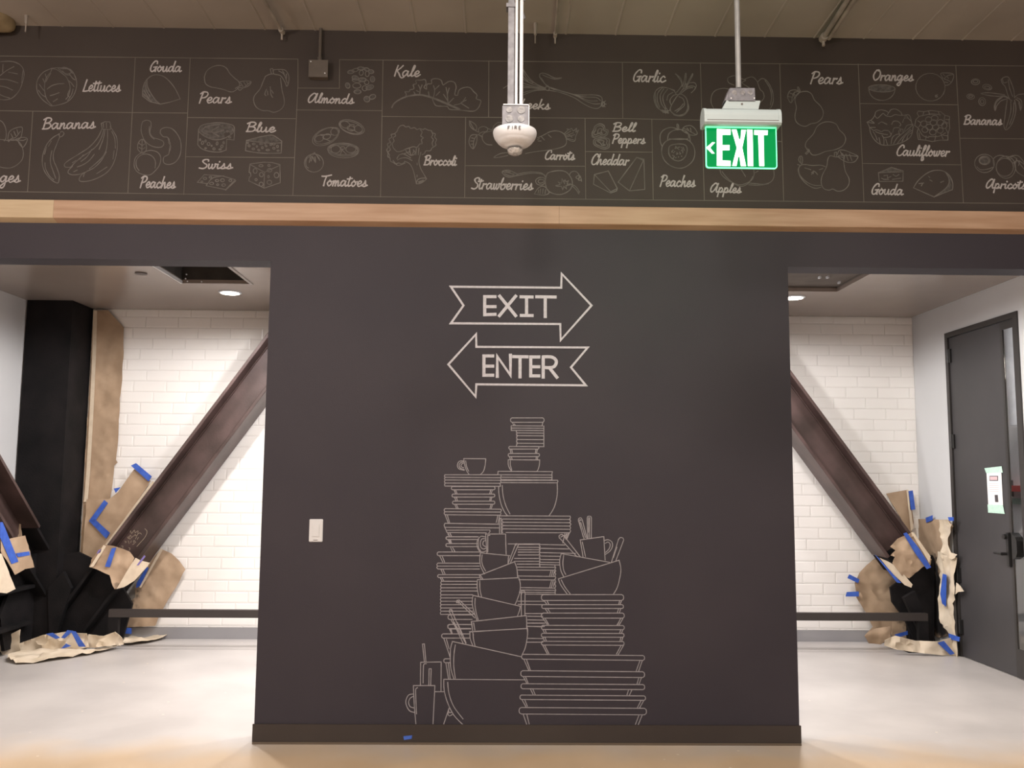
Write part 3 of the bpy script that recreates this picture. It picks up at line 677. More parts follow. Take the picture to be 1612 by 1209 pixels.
D('leek_drawing', 'chalk drawing of a leek', '4', '''
~ 700,270 620,235 560,180 515,110; ~ 700,272 600,240 500,190; ~ 700,275 600,255 500,225; ~ 700,280 590,262 500,250; ~ 700,285 600,295 490,340; ~ 700,280 580,290 480,325
~ 520,115 540,180 600,230; ~ 700,285 600,270 500,265 ; ~ 440,240 400,250 365,272; ~ 500,165 560,215
~ 715,262 680,220 655,185 655,160 680,152 720,165 770,190 825,190 ~'''.replace(' ~\n', '\n').rstrip('~')+'''
~ 825,190 780,200 720,185 675,165; ~ 665,190 690,230 720,260
~ 700,265 715,250 728,270 722,290 700,285
~ 728,262 820,290 920,320 1000,325 1090,325 1140,340 1148,370 1140,410 1110,432 1060,425 1000,395 930,350 830,310 725,288
~ 740,272 850,300 950,335 1020,375 1080,395 1130,395; ~ 760,280 880,310 1000,340 1100,345 1135,370; ~ 960,335 1040,370 1110,372
e 1155,398,14,20,0 1158,398,8,12,0; - 1165,380 1175,372; - 1168,395 1180,398; - 1165,412 1172,420''')
D('carrot_drawing', 'chalk drawing of a carrot behind the fire strobe', '4', '''
~ 635,665 680,645 740,615 800,612 845,635 865,680 858,720 820,742 740,760 620,775 540,790; ~ 400,782 340,790 290,820 340,818 400,805
~ 635,680 650,670; ~ 665,655 690,682; ~ 720,640 745,662; ~ 640,690 665,690
~ 845,635 880,600 870,595 890,600 905,590 920,610 945,590 940,620 960,605 940,650 930,690 900,690 880,680 862,680
~ 855,640 900,610; ~ 860,650 920,625; ~ 862,660 930,640; ~ 865,670 920,680; ~ 880,640 910,660''')
D('berry_drawing', 'chalk drawing of a round fruit with stalk, tendril and leaf', '4', '''
o 725,940 800,925 860,935 900,980 912,1030 890,1080 830,1112 770,1110 715,1080 698,1020 705,970
~ 700,980 670,945 600,935 540,940 480,952; ~ 700,970 680,955 620,945 560,948 490,962 450,970
~ 480,955 430,975 385,970 355,935 400,920 440,935 480,955; ~ 360,935 400,940 450,955; ~ 375,950 410,965 450,965; ~ 380,925 420,935
o 690,985 650,980 622,1000 630,1030 665,1040 695,1020; o 685,1000 655,995 640,1010 655,1025 685,1015
~ 610,1110 640,1065 680,1048 715,1075 725,1105 680,1120 610,1110; - 655,1110 660,1070; - 675,1108 680,1070; - 695,1108 700,1075; - 640,1105 645,1080
~ 890,955 905,935 940,932 965,960 960,990 940,980 955,965 975,970 985,1010
~ 975,970 960,1000 985,1000
~ 885,1030 930,1045 960,1080 962,1108 945,1080 915,1050; - 960,1108 970,1090
- 780,1045 815,1035 800,1015 825,1025 830,990 840,1015 855,1000 862,1015 880,1005 870,1030 890,1040 860,1045 865,1070 845,1050 835,1075 825,1050 795,1050 780,1045
- 845,1000 850,1030; - 870,1040 900,1030''', 1.45)
D('pepper_slice_drawing', 'chalk drawing of two bell pepper slices', '5', '''
o 140,545 180,525 215,540 225,570 248,580 240,615 205,635 170,625 135,635 115,605 130,575
o 150,555 180,540 205,550 215,580 235,590 225,612 195,618 170,605 140,618 130,600 145,580
o 165,580 180,565 200,572 190,590 200,605 180,600 165,608
o 140,650 180,640 220,640 258,655 255,690 255,720 215,735 180,725 135,700 128,670
o 150,660 190,652 225,650 240,665 235,685 245,710 215,722 185,712 150,695 142,675
o 160,668 200,665 215,670 205,690 225,700 200,705 185,685
~ 135,640 115,630 120,590; ~ 225,735 255,722 260,690''', 1.6)
D('cheddar_drawing', 'chalk drawing of a low cheddar wedge', '5', '''
# 135,945 250,915 325,1060 318,1080 270,1098 128,1025
- 135,945 270,1088 325,1060; - 270,1088 270,1098''', 1.5)
D('cheddar_drawing', 'chalk drawing of a tall cheddar wedge', '5', '''
# 485,803 545,818 552,1068 425,1080 332,1008
- 545,818 425,1080; - 485,803 535,825''', 1.5)
D('garlic_drawing', 'chalk drawing of a garlic bulb', '5', '''
~ 815,285 800,260 790,245 700,222 650,245 628,290 632,340 655,390 700,420 745,430
~ 700,225 660,270 655,330 675,390; ~ 710,235 680,290 690,360 720,400; ~ 740,240 705,290 705,340 730,400; ~ 760,235 800,255
~ 735,330 745,290 785,265; ~ 770,370 760,330 790,290 830,282
o 830,285 880,295 905,340 905,400 880,440 830,455 780,435 765,390
~ 835,300 870,320 880,370 850,400; ~ 800,420 840,395 870,360; ~ 815,430 850,400; ~ 640,260 640,330 665,395 700,425
~ 690,410 740,420 760,410; ~ 700,430 750,435; - 720,395 725,440; - 735,400 745,440
~ 815,265 840,235 860,200 850,150 805,112; ~ 815,120 850,170 862,210; ~ 835,280 865,240 885,200 895,120 888,110 880,160 865,220
~ 890,220 920,160 948,110; ~ 895,225 940,140 950,115; ~ 870,240 920,215 960,215 970,235 935,270 960,245 978,210 960,185 910,190 880,205
~ 850,275 900,235 950,225; ~ 905,345 915,400 880,450 830,462 790,450''', 1.4)
D('peach_drawing', 'chalk drawing of peaches, one cut open', '5', '''
~ 695,710 680,670 682,610 715,572 770,555 820,568; ~ 740,665 750,610 790,580 840,572 890,585 920,620 928,670
~ 820,575 832,570 830,535 818,530 822,570
o 745,660 830,648 905,658 950,700 966,755 955,820 910,870 850,893 780,880 720,835 692,770 700,705
~ 755,650 830,655 910,650; ~ 860,580 880,550 930,540 970,570 985,610 940,620 890,600 860,580; ~ 870,560 910,580 975,615; - 900,560 915,575; - 930,560 935,590
o 765,705 825,692 885,700 903,740 885,800 840,832 790,822 755,785 750,735
~ 890,590 910,610 915,640''', 1.5)
D('peach_stone_texture', 'chalk specks of the peach stone', '5', 'e '+' '.join('%d,%d,2,2' % (random.randint(775, 880), random.randint(710, 812)) for _ in range(42)), 1.1)
D('apple_drawing', 'chalk drawing of apples and slices behind the hanging exit sign', '6', '''
~ 178,400 155,350 160,290 190,250 250,232 300,238
~ 345,205 300,185 292,150 315,135 350,128 400,150 440,165 410,185 450,215 470,225
~ 435,155 480,138 510,145 540,180; ~ 540,180 570,152 605,160 640,205 665,270 668,340 650,390 635,400
~ 540,185 560,240 585,265 592,310 560,350; ~ 600,165 640,230 655,300 645,370
~ 228,905 240,945 290,990 340,1015 390,1030 440,1020 490,990 510,945 505,900; ~ 245,920 300,985 390,1042 460,1020 500,960
~ 460,1015 520,1020 590,1025 650,1005 675,960 672,905; ~ 465,1030 560,1033 630,1020; ~ 405,905 440,962; ~ 520,930 545,915
~ 705,670 735,672''', 1.3)
D('pear_drawing', 'chalk drawing of the topmost pear of the right-hand pear panel', '6', '''
o 890,265 860,290 848,330 860,390 848,460 860,510 900,540 940,545 980,525 1030,515 1070,480 1082,430 1060,380 1010,330 985,280 945,258
~ 893,262 880,225 870,225 880,265; ~ 885,260 850,245 805,255 788,300 800,335 818,350 845,310 885,268
~ 870,258 835,275 820,345; - 830,280 805,270; - 825,305 795,300; - 845,262 840,285 860,290; - 838,290 845,310''')
D('pear_drawing', 'chalk drawing of the pear lying in the middle of the right-hand pear panel', '6', '''
o 960,740 935,715 945,670 1000,610 1030,550 1080,515 1140,510 1190,530 1215,575 1255,615 1267,660 1240,710 1180,740 1100,755 1040,780 990,782
- 965,740 935,770 945,778 965,755 960,735 970,745; - 945,735 960,755''')
D('pear_drawing', 'chalk drawing of a cut pear and a whole pear with a leaf', '6', '''
~ 1100,880 1060,868 990,870 920,862 885,880 880,920 900,965 950,1010 1010,1035 1065,1035; ~ 885,880 875,910 890,960 940,1020 1010,1058 1065,1050
~ 905,860 880,830 885,800 905,795 912,830 905,860; - 895,805 897,850; - 870,862 895,870
~ 930,890 980,905; ~ 985,930 1005,915; ~ 985,945 1010,920 1035,945; - 1000,915 1000,940; - 1050,905 1080,895
o 1185,800 1140,790 1120,820 1110,880 1075,950 1065,1010 1085,1060 1130,1075 1160,1065 1200,1083 1250,1075 1290,1035 1295,980 1265,920 1252,850 1245,805
- 1175,795 1175,762 1192,760 1192,795
~ 1200,780 1215,745 1260,745 1310,765 1365,790 1365,810 1340,840 1290,845 1240,825 1205,795 1250,785 1360,795
~ 1240,770 1255,800; ~ 1270,775 1290,830; ~ 1300,775 1320,830; - 1225,755 1240,790; - 1260,790 1255,820''')
D('orange_drawing', 'chalk drawing of a half orange and a whole orange with leaf', '7', '''
e 253,232,110,30,2 655,222,122,115,10 703,298,7,6,0
~ 145,240 160,285 200,320 260,332 315,315 350,280 363,240; - 695,290 715,285; - 700,305 715,300
~ 760,150 740,110 790,105 845,115 838,165 810,200 780,208; ~ 770,150 800,125 840,118; ~ 770,155 800,165 825,180; - 790,130 805,150; - 760,115 775,130; ~ 775,180 800,185''', 1.3)
fillshape('7', 'e 253,232,104,26,2')
D('cauliflower_drawing', 'chalk drawing of a cauliflower in its leaves', '7', '''
~ 130,512 170,490 195,455 205,425 245,410 290,420 310,432 330,408 370,405 410,430 425,455 480,455 500,520 512,545
~ 130,512 150,550 160,600 190,655 240,695 300,703 370,695 440,670 495,625 512,545
~ 195,455 215,480 245,455 265,440 290,460 330,465 360,450 400,455 425,455; ~ 225,525 250,510 275,520 295,530; ~ 335,530 350,505 385,505 410,530 400,545
~ 425,515 440,480 470,480 490,500; ~ 160,560 185,580 210,575 250,590 270,580 310,585 325,610; ~ 345,595 355,560 400,560 410,590
~ 130,512 190,520 165,500; ~ 150,555 200,555; ~ 215,660 200,620 180,590; ~ 240,690 230,640; ~ 270,700 270,650 255,620; ~ 300,700 285,650; ~ 330,690 340,640 370,615 400,610; ~ 350,690 380,640 430,600 480,560 512,530
~ 380,690 420,640 490,570; ~ 420,670 450,620 500,580; ~ 460,655 470,620 500,600; ~ 310,432 300,450; ~ 440,470 455,460 470,475
~ 270,640 320,630 335,600; ~ 200,590 240,605 300,615; ~ 400,620 395,580 425,570 430,600; ~ 440,580 460,540 500,530''', 1.25)
D('cauliflower_drawing', 'chalk drawing of a cauliflower seen from above', '7', '''
- 545,440 555,420 600,425 660,415 740,425 775,455 815,465 810,500 815,560 800,610 800,660 740,660 670,672 610,660 555,655 545,600 555,560 525,540 535,490 560,465 545,440
e 600,525,26,24 640,490,26,22 690,478,28,22 680,515,27,24 738,515,27,24 645,552,27,24 700,555,26,22 675,595,27,23 735,580,26,22 610,575,25,22 770,540,22,24
~ 560,465 600,455 660,445 740,450; ~ 600,430 590,460; ~ 640,420 650,450; ~ 720,425 735,460; ~ 775,455 770,500 800,520; ~ 780,490 815,490; ~ 555,560 590,620 640,640; ~ 560,600 570,650; ~ 620,625 615,660
~ 700,620 690,670; ~ 740,605 760,650; ~ 760,620 800,625; ~ 780,560 800,600; ~ 550,500 575,520 560,550; ~ 640,630 720,630 780,600''', 1.2)
D('gouda_drawing', 'chalk drawing of a small gouda slice', '7', '''
# 225,930 332,885 430,915 428,1000 232,1002; - 225,930 430,922
- 270,955 300,950 300,975 330,960; - 345,945 370,960 395,945; - 250,975 270,985 310,985; - 340,985 380,980 410,975''')
fillshape('7', '# 232,928 332,888 425,914 330,925')
D('gouda_drawing', 'chalk drawing of a large gouda wedge', '7', '''
~ 515,1055 550,1000 610,945 670,915 730,910 780,925 820,965 840,1020 838,1070 ; - 838,1070 760,1100 685,1130 515,1055
~ 780,925 805,970 808,1020 770,1070 685,1130; - 560,1020 600,1015; - 580,1040 590,1020; - 640,960 650,970; - 740,1010 765,1000; ~ 650,990 670,1000''')
fillshape('7', '# 790,935 820,965 838,1020 836,1068 760,1098 700,1122 770,1070 808,1022 805,970')
D('banana_drawing', 'chalk drawing of a peeled banana with slices', '7', '''
e 1028,178,34,24,0 1028,175,20,12,0 1125,222,38,22,12 1125,225,24,10,12 988,300,32,20,10 988,298,18,8,0 1083,342,28,33,-10 1083,342,14,18,-10
~ 1240,160 1265,140 1300,140 1325,190 1345,250 1350,310; ~ 1240,160 1250,190 1275,220 1290,270 1310,320 1330,335; ~ 1250,150 1260,185 1290,180; ~ 1300,160 1310,230 1335,300
~ 1270,285 1200,275 1130,268 1075,275 1130,290 1210,298 1270,295 1310,320
~ 1310,320 1260,300 1210,325 1185,370 1190,415 1205,375 1240,335 1290,320; ~ 1190,415 1200,350 1250,305
~ 1350,310 1380,285 1430,278; ~ 1360,320 1395,350 1400,410 1385,350; ~ 1370,310 1405,330 1412,375 1400,415
~ 1290,330 1280,400 1270,480 1262,540 1280,575 1320,540 1350,470 1362,400 1350,330; ~ 1320,340 1320,420 1300,500 1280,560; ~ 1345,350 1340,440 1310,530''', 1.4)
D('apricot_drawing', 'chalk drawing of apricots and a leaf', '7', '''
e 1103,853,82,76,5 1103,828,46,36,0 1100,830,38,28,0 1270,885,72,75,0 1280,885,80,92,0
~ 1180,870 1175,820 1210,790 1260,790 1320,820; ~ 1040,880 1070,905 1130,900 1170,885
~ 1290,810 1330,790 1380,790 1420,830 1440,870; ~ 1350,850 1370,920 1430,960; ~ 1300,800 1350,800 1390,850 1430,900; - 1370,810 1360,850; - 1395,830 1385,870; ~ 1340,850 1380,830 1430,860''', 1.3)
fillshape('7', 'e 1103,828,44,33')

# ---- the two arrows
def letters(parent_label, crop, s, wpx, name):
    o = chalk(name, parent_label, crop, s, wpx, M_ch1, WY-.0014, 0); return o
chalk('arrow_outline', 'right-pointing chalk arrow around the word EXIT', 'A', '# 150,208 1025,216 1028,105 1265,357 1020,632 1017,504 150,498 250,357', 3.3, M_ch1, jit=.08)
chalk('arrow_outline', 'left-pointing chalk arrow around the word ENTER', 'A', '# 130,824 350,584 352,685 1235,690 1102,847 1220,990 352,982 346,1080', 3.3, M_ch1, jit=.08)
letters('chalk capitals reading EXIT inside the upper arrow', 'A', '- 503,287 418,287 418,430 503,427; - 418,366 503,366; - 535,281 665,440; - 665,281 533,440; - 703,288 797,290; - 750,290 750,435; - 705,436 797,437; - 828,288 980,290; - 898,290 898,448', 5.0, 'chalk_lettering')
letters('chalk capitals reading ENTER inside the lower arrow', 'A', '- 485,757 412,757 412,910 485,910; - 412,838 485,838; - 518,922 518,760 622,910 622,748; - 645,762 758,764; - 698,764 698,926; - 850,765 783,765 783,915 850,915; - 783,843 850,843; - 882,928 882,763; ~ 882,764 950,766 985,795 975,835 940,850 882,847; - 930,850 992,928', 5.0, 'chalk_lettering')

# ---- the stack of drawn crockery
S = lambda label, crop, s, w_=1.3, name='crockery_drawing': chalk(name, label, crop, s, w_, M_ch4, jit=.2)
def pill(x0, x1, y0, y1, left=True, right=True, sl=0):
    """rim of a plate: two long lines and round ends; sl = drop over the length"""
    r = (y1-y0)/2; s = ''
    s += '- %g,%g %g,%g\n- %g,%g %g,%g\n' % (x0+(r*.7 if left else 0), y0, x1-(r*.7 if right else 0), y0+sl, x0+(r*.7 if left else 0), y1, x1-(r*.7 if right else 0), y1+sl)
    if left: s += '~ %g,%g %g,%g %g,%g %g,%g %g,%g\n' % (x0+r*.7, y0, x0+r*.15, y0+r*.35, x0, y0+r, x0+r*.15, y1-r*.35, x0+r*.7, y1)
    if right: s += '~ %g,%g %g,%g %g,%g %g,%g %g,%g\n' % (x1-r*.7, y0+sl, x1-r*.15, y0+r*.35+sl, x1, y0+r+sl, x1-r*.15, y1-r*.35+sl, x1-r*.7, y1+sl)
    return s
def bars(x0, x1, ys, sl=0, x0e=None):
    return ''.join('- %g,%g %g,%g\n' % (x0, y, x1, y+sl) for y in ys)
S('chalk drawing of the plates topping the tallest stack', 'a',
  pill(680, 970, 98, 136) + '- 697,138 708,166; - 960,136 952,166; - 688,166 968,168; - 685,166 686,206 732,206; - 690,186 968,188; - 968,168 968,348; '
  + bars(732, 968, (206, 228, 252, 285, 317, 345), 2) + '~ 732,206 730,218 736,228 732,240 738,254 732,268 738,285 732,300 738,317 732,332 733,345; - 712,150 722,164\n'
  + pill(665, 925, 345, 368) + '- 676,372 685,405; - 690,372 698,405; - 912,370 905,405; - 900,370 895,402\n'
  + pill(660, 930, 406, 433) + '- 672,436 680,462; - 688,436 694,460; - 915,434 912,458; - 903,434 900,458')
S('chalk drawing of a small bowl under the top plates', 'a', '- 660,460 932,462; ~ 660,460 660,500 672,535 688,556; ~ 678,470 678,505 690,548; ~ 932,462 930,500 920,540 908,560')
S('chalk drawing of the wide plates carrying the small bowl', 'a', '- 572,560 1042,563; - 572,560 570,585 ; - 575,590 1040,592; - 595,612 1040,614; - 597,632 1040,635; - 1042,563 1036,590 1040,612 1036,636; - 600,640 1086,638; - 600,658 1082,660; ~ 1086,638 1090,648 1082,660')
S('chalk drawing of the big upper bowl', 'a', '~ 577,690 580,760 600,850 630,915 655,945; ~ 608,682 615,770 640,860 675,930; ~ 1084,662 1084,760 1065,850 1040,905 1010,948')
S('chalk drawing of the small cup on the left stack', 'a', '- 275,450 465,452; ~ 275,452 285,510 300,555 322,588; ~ 292,470 300,520 318,560; ~ 465,452 460,510 445,560 420,588; ~ 275,470 235,475 220,510 235,540 280,552; ~ 275,478 245,488 235,512 248,535 280,545; ~ 272,490 255,500 253,520 275,530')
S('chalk drawing of the left stack of upper plates', 'a',
  '- 112,590 595,590; - 112,612 593,616; - 112,635 595,638; - 112,662 590,664; - 112,688 590,690; ~ 112,590 108,602 113,612 108,624 113,635 108,650 113,662 109,676 113,688; ~ 595,590 598,600 593,615 598,630 593,640 597,655 590,664 592,690\n'
  + pill(168, 545, 692, 720) + '- 192,722 205,755; - 205,722 218,755; - 522,722 512,755; - 508,722 500,752\n'
  + pill(174, 543, 757, 783) + '- 196,786 208,816; - 212,786 222,816; - 518,786 510,815; - 505,786 500,815\n'
  + pill(178, 543, 818, 845) + '- 198,848 212,880; - 212,848 226,880; - 524,848 514,880; - 512,848 502,880\n'
  + '- 112,883 596,888; - 108,910 594,913; - 112,936 590,940; ~ 112,883 106,895 110,910 106,925 115,936; ~ 596,888 600,900 593,913 597,927 588,940; - 115,940 140,1005; - 133,940 152,1003; - 585,945 572,1010; - 570,945 556,1003')
S('chalk drawing of the left stack of middle plates', 'a',
  '- 112,1010 580,1018; - 110,1045 580,1050; ~ 112,1010 106,1028 112,1045; - 130,1070 500,1068; - 130,1090 470,1093; ~ 112,1048 122,1068 130,1090; ~ 500,1068 502,1082 492,1093; - 140,1095 155,1128; - 155,1095 168,1125\n'
  + pill(123, 400, 1128, 1150, True, False) + '- 138,1152 155,1186; - 154,1152 168,1186; - 585,965 585,1095; - 598,965 602,1095; - 600,968 588,968')
S('chalk drawing of the wide plate stack under the big bowl', 'a',
  bars(585, 1195, (945, ), 3) + bars(612, 1195, (973, 1001, 1030, 1058), 4) + '- 640,1090 1192,1092; ~ 1195,948 1198,962 1190,977 1200,990 1192,1005 1202,1018 1192,1034 1200,1050 1192,1062 1200,1076 1190,1092; ~ 612,973 606,985 614,1001 606,1015 614,1030 606,1044 612,1058 606,1078 612,1092; - 1182,1096 1160,1150; - 1168,1096 1150,1125')
S('chalk drawing of a mug with a round handle', 'b', '- 985,5 1215,5 1222,240; - 985,5 1000,222; - 1035,18 1010,22 1010,212; ~ 985,40 930,32 890,80 885,140 910,195 950,212 990,200; ~ 985,62 945,60 925,100 930,155 960,178 985,168; ~ 905,60 900,100 903,160 925,195; ~ 985,80 960,90 955,130 985,150')
S('chalk drawing of the left-hand plates beside the bowls', 'b',
  pill(528, 900, 35, 68, True, False) + '- 555,70 585,112; - 580,70 592,110\n' + pill(528, 895, 115, 150, True, False) + '- 578,152 602,205; - 600,152 630,205; - 550,0 565,33; - 578,0 592,30\n'
  + pill(427, 925, 212, 254, True, False) + '- 455,256 490,328; - 482,256 512,328\n'
  + '- 435,340 915,342; - 430,375 915,375; - 435,408 915,408; ~ 435,340 422,358 430,375 422,392 437,408; - 470,412 495,468; - 492,412 517,465\n'
  + pill(433, 925, 474, 506, True, False) + '- 460,508 483,548; - 480,508 502,545\n'
  + bars(475, 890, (550, 585, 625, 662)) + bars(472, 835, (706, 742, 780, 820, 858, 895)) + '- 470,932 840,932; ~ 475,550 468,568 475,585 466,605 473,625 464,645 473,662 464,685 472,706 464,724 472,742 463,760 472,780 463,800 472,820 463,838 472,858 463,878 472,895 463,915 470,932')
S('chalk drawing of the leaning bowls with spoons, upper part', 'b', '''
- 925,222 1265,255; ~ 925,222 918,300 930,380 972,465; ~ 945,245 940,310 952,370 985,432; - 1250,258 1243,350
- 1243,350 1330,125; - 1268,345 1358,140; ~ 1325,135 1335,115 1360,125 1358,145; - 1330,135 1342,128
- 912,482 1318,325; ~ 1318,325 1345,400 1355,510; ~ 912,482 920,505 935,527; - 925,482 955,527
- 890,532 1368,508; ~ 890,532 888,620 905,725; ~ 918,545 920,640 938,728; ~ 1368,508 1385,580 1380,670 1350,760 1325,818
- 840,712 1385,838; ~ 840,712 830,790 845,880 885,1000; ~ 865,745 862,820 878,920 900,995; ~ 1385,838 1375,890 1350,955
- 655,768 860,972; - 680,765 862,938; ~ 650,800 652,775 680,765; - 660,790 672,805
- 1395,690 1398,955; - 1440,690 1438,950; ~ 1392,690 1400,660 1430,660 1440,690; ~ 1398,705 1410,675 1425,680''')
S('chalk drawing of the leaning bowls, middle part', 'b', '''
- 820,1015 1455,945; - 1455,945 1462,1095; - 820,1015 835,1115; - 845,1030 860,1115
- 800,1130 1465,1095; - 1465,1095 1470,1165; - 800,1130 805,1170; - 835,1135 845,1170
- 590,880 715,1170; - 568,900 685,1170; ~ 565,905 572,878 590,875 600,885''')
S('chalk drawing of plates behind the spoons at left', 'b', pill(552, 830, 938, 990, True, False) + '- 585,992 615,1045\n' + pill(548, 810, 1048, 1094, True, False) + '- 570,1096 590,1152; - 585,1096 600,1150')
S('chalk drawing of plates behind the lower bowls at left', 'c', pill(395, 660, 108, 148, True, False) + '- 455,25 480,18 680,20; - 455,52 475,62 672,60; - 455,25 455,52; - 415,150 475,330; - 440,160 465,250; - 470,65 490,105; - 480,65 495,100\n' + pill(415, 478, 345, 382, True, False) + '- 435,385 460,538; - 458,390 475,535')
S('chalk drawing of the lowest three bowls', 'c', '''
- 665,90 1205,55; ~ 1205,0 1203,40 1212,60 1210,130 1190,240 1155,320 1165,345; ~ 665,90 665,150 690,218; ~ 692,98 698,160 712,222
- 497,180 1150,325; ~ 497,180 478,260 478,400 490,470 512,538; ~ 525,212 512,300 510,420 525,530
- 515,0 625,200; - 545,0 628,195; - 680,0 690,75; - 700,5 712,72; - 505,0 600,200
- 415,540 1185,545; ~ 415,540 418,640 450,760 510,880 600,975; ~ 452,568 465,680 510,800 598,918''')
S('chalk drawing of two mugs with straws', 'c', '''
- 125,600 330,600; ~ 125,600 135,800 150,975; - 330,600 312,972; ~ 165,620 148,635 148,700 155,870
~ 125,680 80,690 55,740 60,790 90,840 135,855; ~ 130,700 95,720 80,760 95,800 132,812
- 195,378 390,375 388,658; - 195,378 192,600; ~ 250,392 225,398 220,450 218,575; - 212,205 230,375; - 230,205 245,372; - 212,205 230,203
- 275,440 272,600; - 295,440 290,600; - 275,440 295,440
- 330,658 420,658; - 465,815 412,972; ~ 465,815 455,870 470,888 495,875; ~ 460,845 470,858 485,855''')
S('chalk line under the drawn crockery', 'p', '- 640,1141.2 720,1141 1010,1143', 1.3)
S('chalk drawing of plates in the middle of the stack', 'd',
  bars(95, 300, (345, 372, 395, 418, 445), 0) + bars(60, 300, (478, 505), 0) + bars(85, 300, (532, )) + '- 0,340 300,340; ~ 300,340 296,352 304,366 296,380 304,395 296,408 304,420 296,434 304,448 296,462 304,478 298,492 303,505 297,520 302,556\n'
  + '- 300,345 540,350; - 300,382 575,388; - 300,422 640,430; - 300,455 490,458; - 300,488 490,490; - 300,515 490,518; - 300,535 485,540; - 85,560 445,562; - 95,588 445,590; - 95,645 445,650; - 100,680 445,683; - 118,755 445,760; - 118,778 445,782; - 105,800 450,803; - 160,818 450,820\n'
  + '~ 448,540 444,552 452,566 444,580 452,596 444,612 452,628 444,642 452,660 444,680 452,700 444,720 452,740 444,760 452,780 444,800 450,820; - 408,595 395,642; - 425,595 412,642; - 440,600 430,640; - 412,688 395,752; - 428,688 412,752; - 440,700 432,745; - 300,555 300,540\n'
  + '- 90,885 340,885; - 95,915 340,918; - 165,1002 330,1002; - 185,1028 330,1030; - 185,1062 345,1065; - 185,1095 345,1095; - 185,1125 330,1128')
S('chalk drawing of plates in the middle of the stack, lower part', 'e', '- 185,5 350,5; - 185,35 345,38; - 182,150 330,153; - 180,187 330,187')
S('chalk drawing of a tilted mug holding two spoons', 'd', '''
- 685,302 910,270; - 685,302 712,462; - 705,322 735,460; - 910,270 922,495; ~ 915,308 950,300 985,320 992,360 970,405 925,440; ~ 922,335 950,322 970,345 960,385 928,420
- 668,118 722,292; - 705,112 750,288; ~ 668,120 672,98 692,92 705,112; ~ 678,125 685,108 695,118; - 680,135 712,270; - 690,135 735,280
- 752,95 755,285; - 792,95 790,282; ~ 752,95 758,78 785,78 792,95; - 765,90 765,230; - 775,90 770,280''')
S('chalk drawing of two tilted bowls with a spoon on each side', 'd', '''
- 505,432 965,515; ~ 505,432 490,500 500,590 530,655; ~ 528,448 520,520 528,590 548,632
- 478,672 1055,495; ~ 1055,495 1072,580 1060,670 1035,760 998,822; ~ 478,672 500,730 565,822; ~ 505,682 540,750 590,815
- 487,282 655,462; - 530,262 685,462; ~ 487,285 485,262 510,250 532,265; - 500,275 520,265
- 982,515 1048,300; - 1022,505 1098,305; ~ 1048,300 1065,280 1092,285 1098,305; - 1035,370 1000,470; - 540,240 520,330; - 560,245 545,290; - 580,240 560,290''')
S('chalk drawing of the right-hand stack of plates', 'd',
  pill(316, 1098, 822, 878) + '- 343,880 365,912; - 370,880 385,912; - 1060,880 1052,912; - 1078,880 1066,912\n' + pill(320, 1096, 918, 954) + '- 352,956 378,994; - 375,956 400,994; - 1050,956 1038,995; - 1070,956 1058,995\n'
  + pill(316, 1104, 998, 1046) + '- 325,1040 372,1108; - 350,1048 386,1106; - 1092,1048 1055,1115; - 1070,1048 1040,1112\n')
S('chalk drawing of the right-hand stack of plates, lower part', 'e',
  '- 358,0 372,20; - 370,0 386,20; - 1050,0 1035,22; - 1068,0 1055,22\n' + pill(316, 1104, 27, 66, sl=2) + '- 330,70 345,98; - 352,70 362,98; - 1070,70 1060,100; - 1090,70 1078,102\n'
  + pill(316, 1102, 102, 138, sl=2) + '- 330,142 345,175; - 350,142 362,172; - 1072,142 1064,175; - 1090,142 1080,178\n' + pill(316, 1102, 178, 214, sl=3) + '- 325,210 372,298; - 348,218 388,298; - 1072,222 1030,300; - 1100,212 1045,308')
S('chalk drawing of the broad lowest stack of plates', 'e',
  pill(128, 1297, 302, 348, sl=12) + '- 150,352 196,455; - 175,354 210,452; - 1252,366 1218,460; - 1275,364 1240,466\n'
  + pill(120, 1297, 458, 513, sl=10) + '- 145,518 178,580; - 165,516 190,577; - 1243,524 1225,586; - 1268,524 1242,592\n'
  + pill(122, 1298, 582, 630, sl=8) + '- 212,634 240,690; - 235,634 258,688; - 1145,642 1130,688; - 1177,640 1152,694\n'
  + pill(112, 1306, 690, 732, sl=8) + '- 132,736 168,800; - 158,736 182,796; - 1262,746 1230,808; - 1290,742 1250,812\n'
  + pill(104, 1315, 808, 870, sl=8) + '- 143,874 177,972; - 178,878 200,966; - 1243,884 1210,970; - 1275,880 1235,978')
# ================================================================ THINGS ON THE WALL
# dimmer switch
c0 = un(487, 817, 1, WY); c1_ = un(508, 853, 1, WY)
sw = thing('wall_switch', 'white wall switch plate left of the drawn crockery', 'switch', ((c0.x+c1_.x)/2, WY, (c0.z+c1_.z)/2))
boxo('cover_plate', c0.x+.002, c1_.x-.0005, WY-.007, WY-.0003, c1_.z, c0.z, M_plast, sw, .003)
boxo('rocker', c0.x+.022, c1_.x-.020, WY-.011, WY-.0068, c1_.z+.03, c0.z-.03, M_plast, sw, .0012)
boxo('indicator_slot', c0.x+.028, c1_.x-.028, WY-.0085, WY-.0069, c1_.z+.009, c1_.z+.012, M_dim, sw)
# scrap of blue tape on the baseboard
bm = bmesh.new(); prism(bm, [un(x, y, 1, WY-.0125) for x, y in ((635, 1159), (649, 1157.5), (648, 1163), (636, 1165))], (0, -.001, 0)); bmesh.ops.recalc_face_normals(bm, faces=bm.faces)
tag(bobj('tape_scrap', bm, M_tape), 'tiny scrap of blue tape on the black baseboard', 'tape')
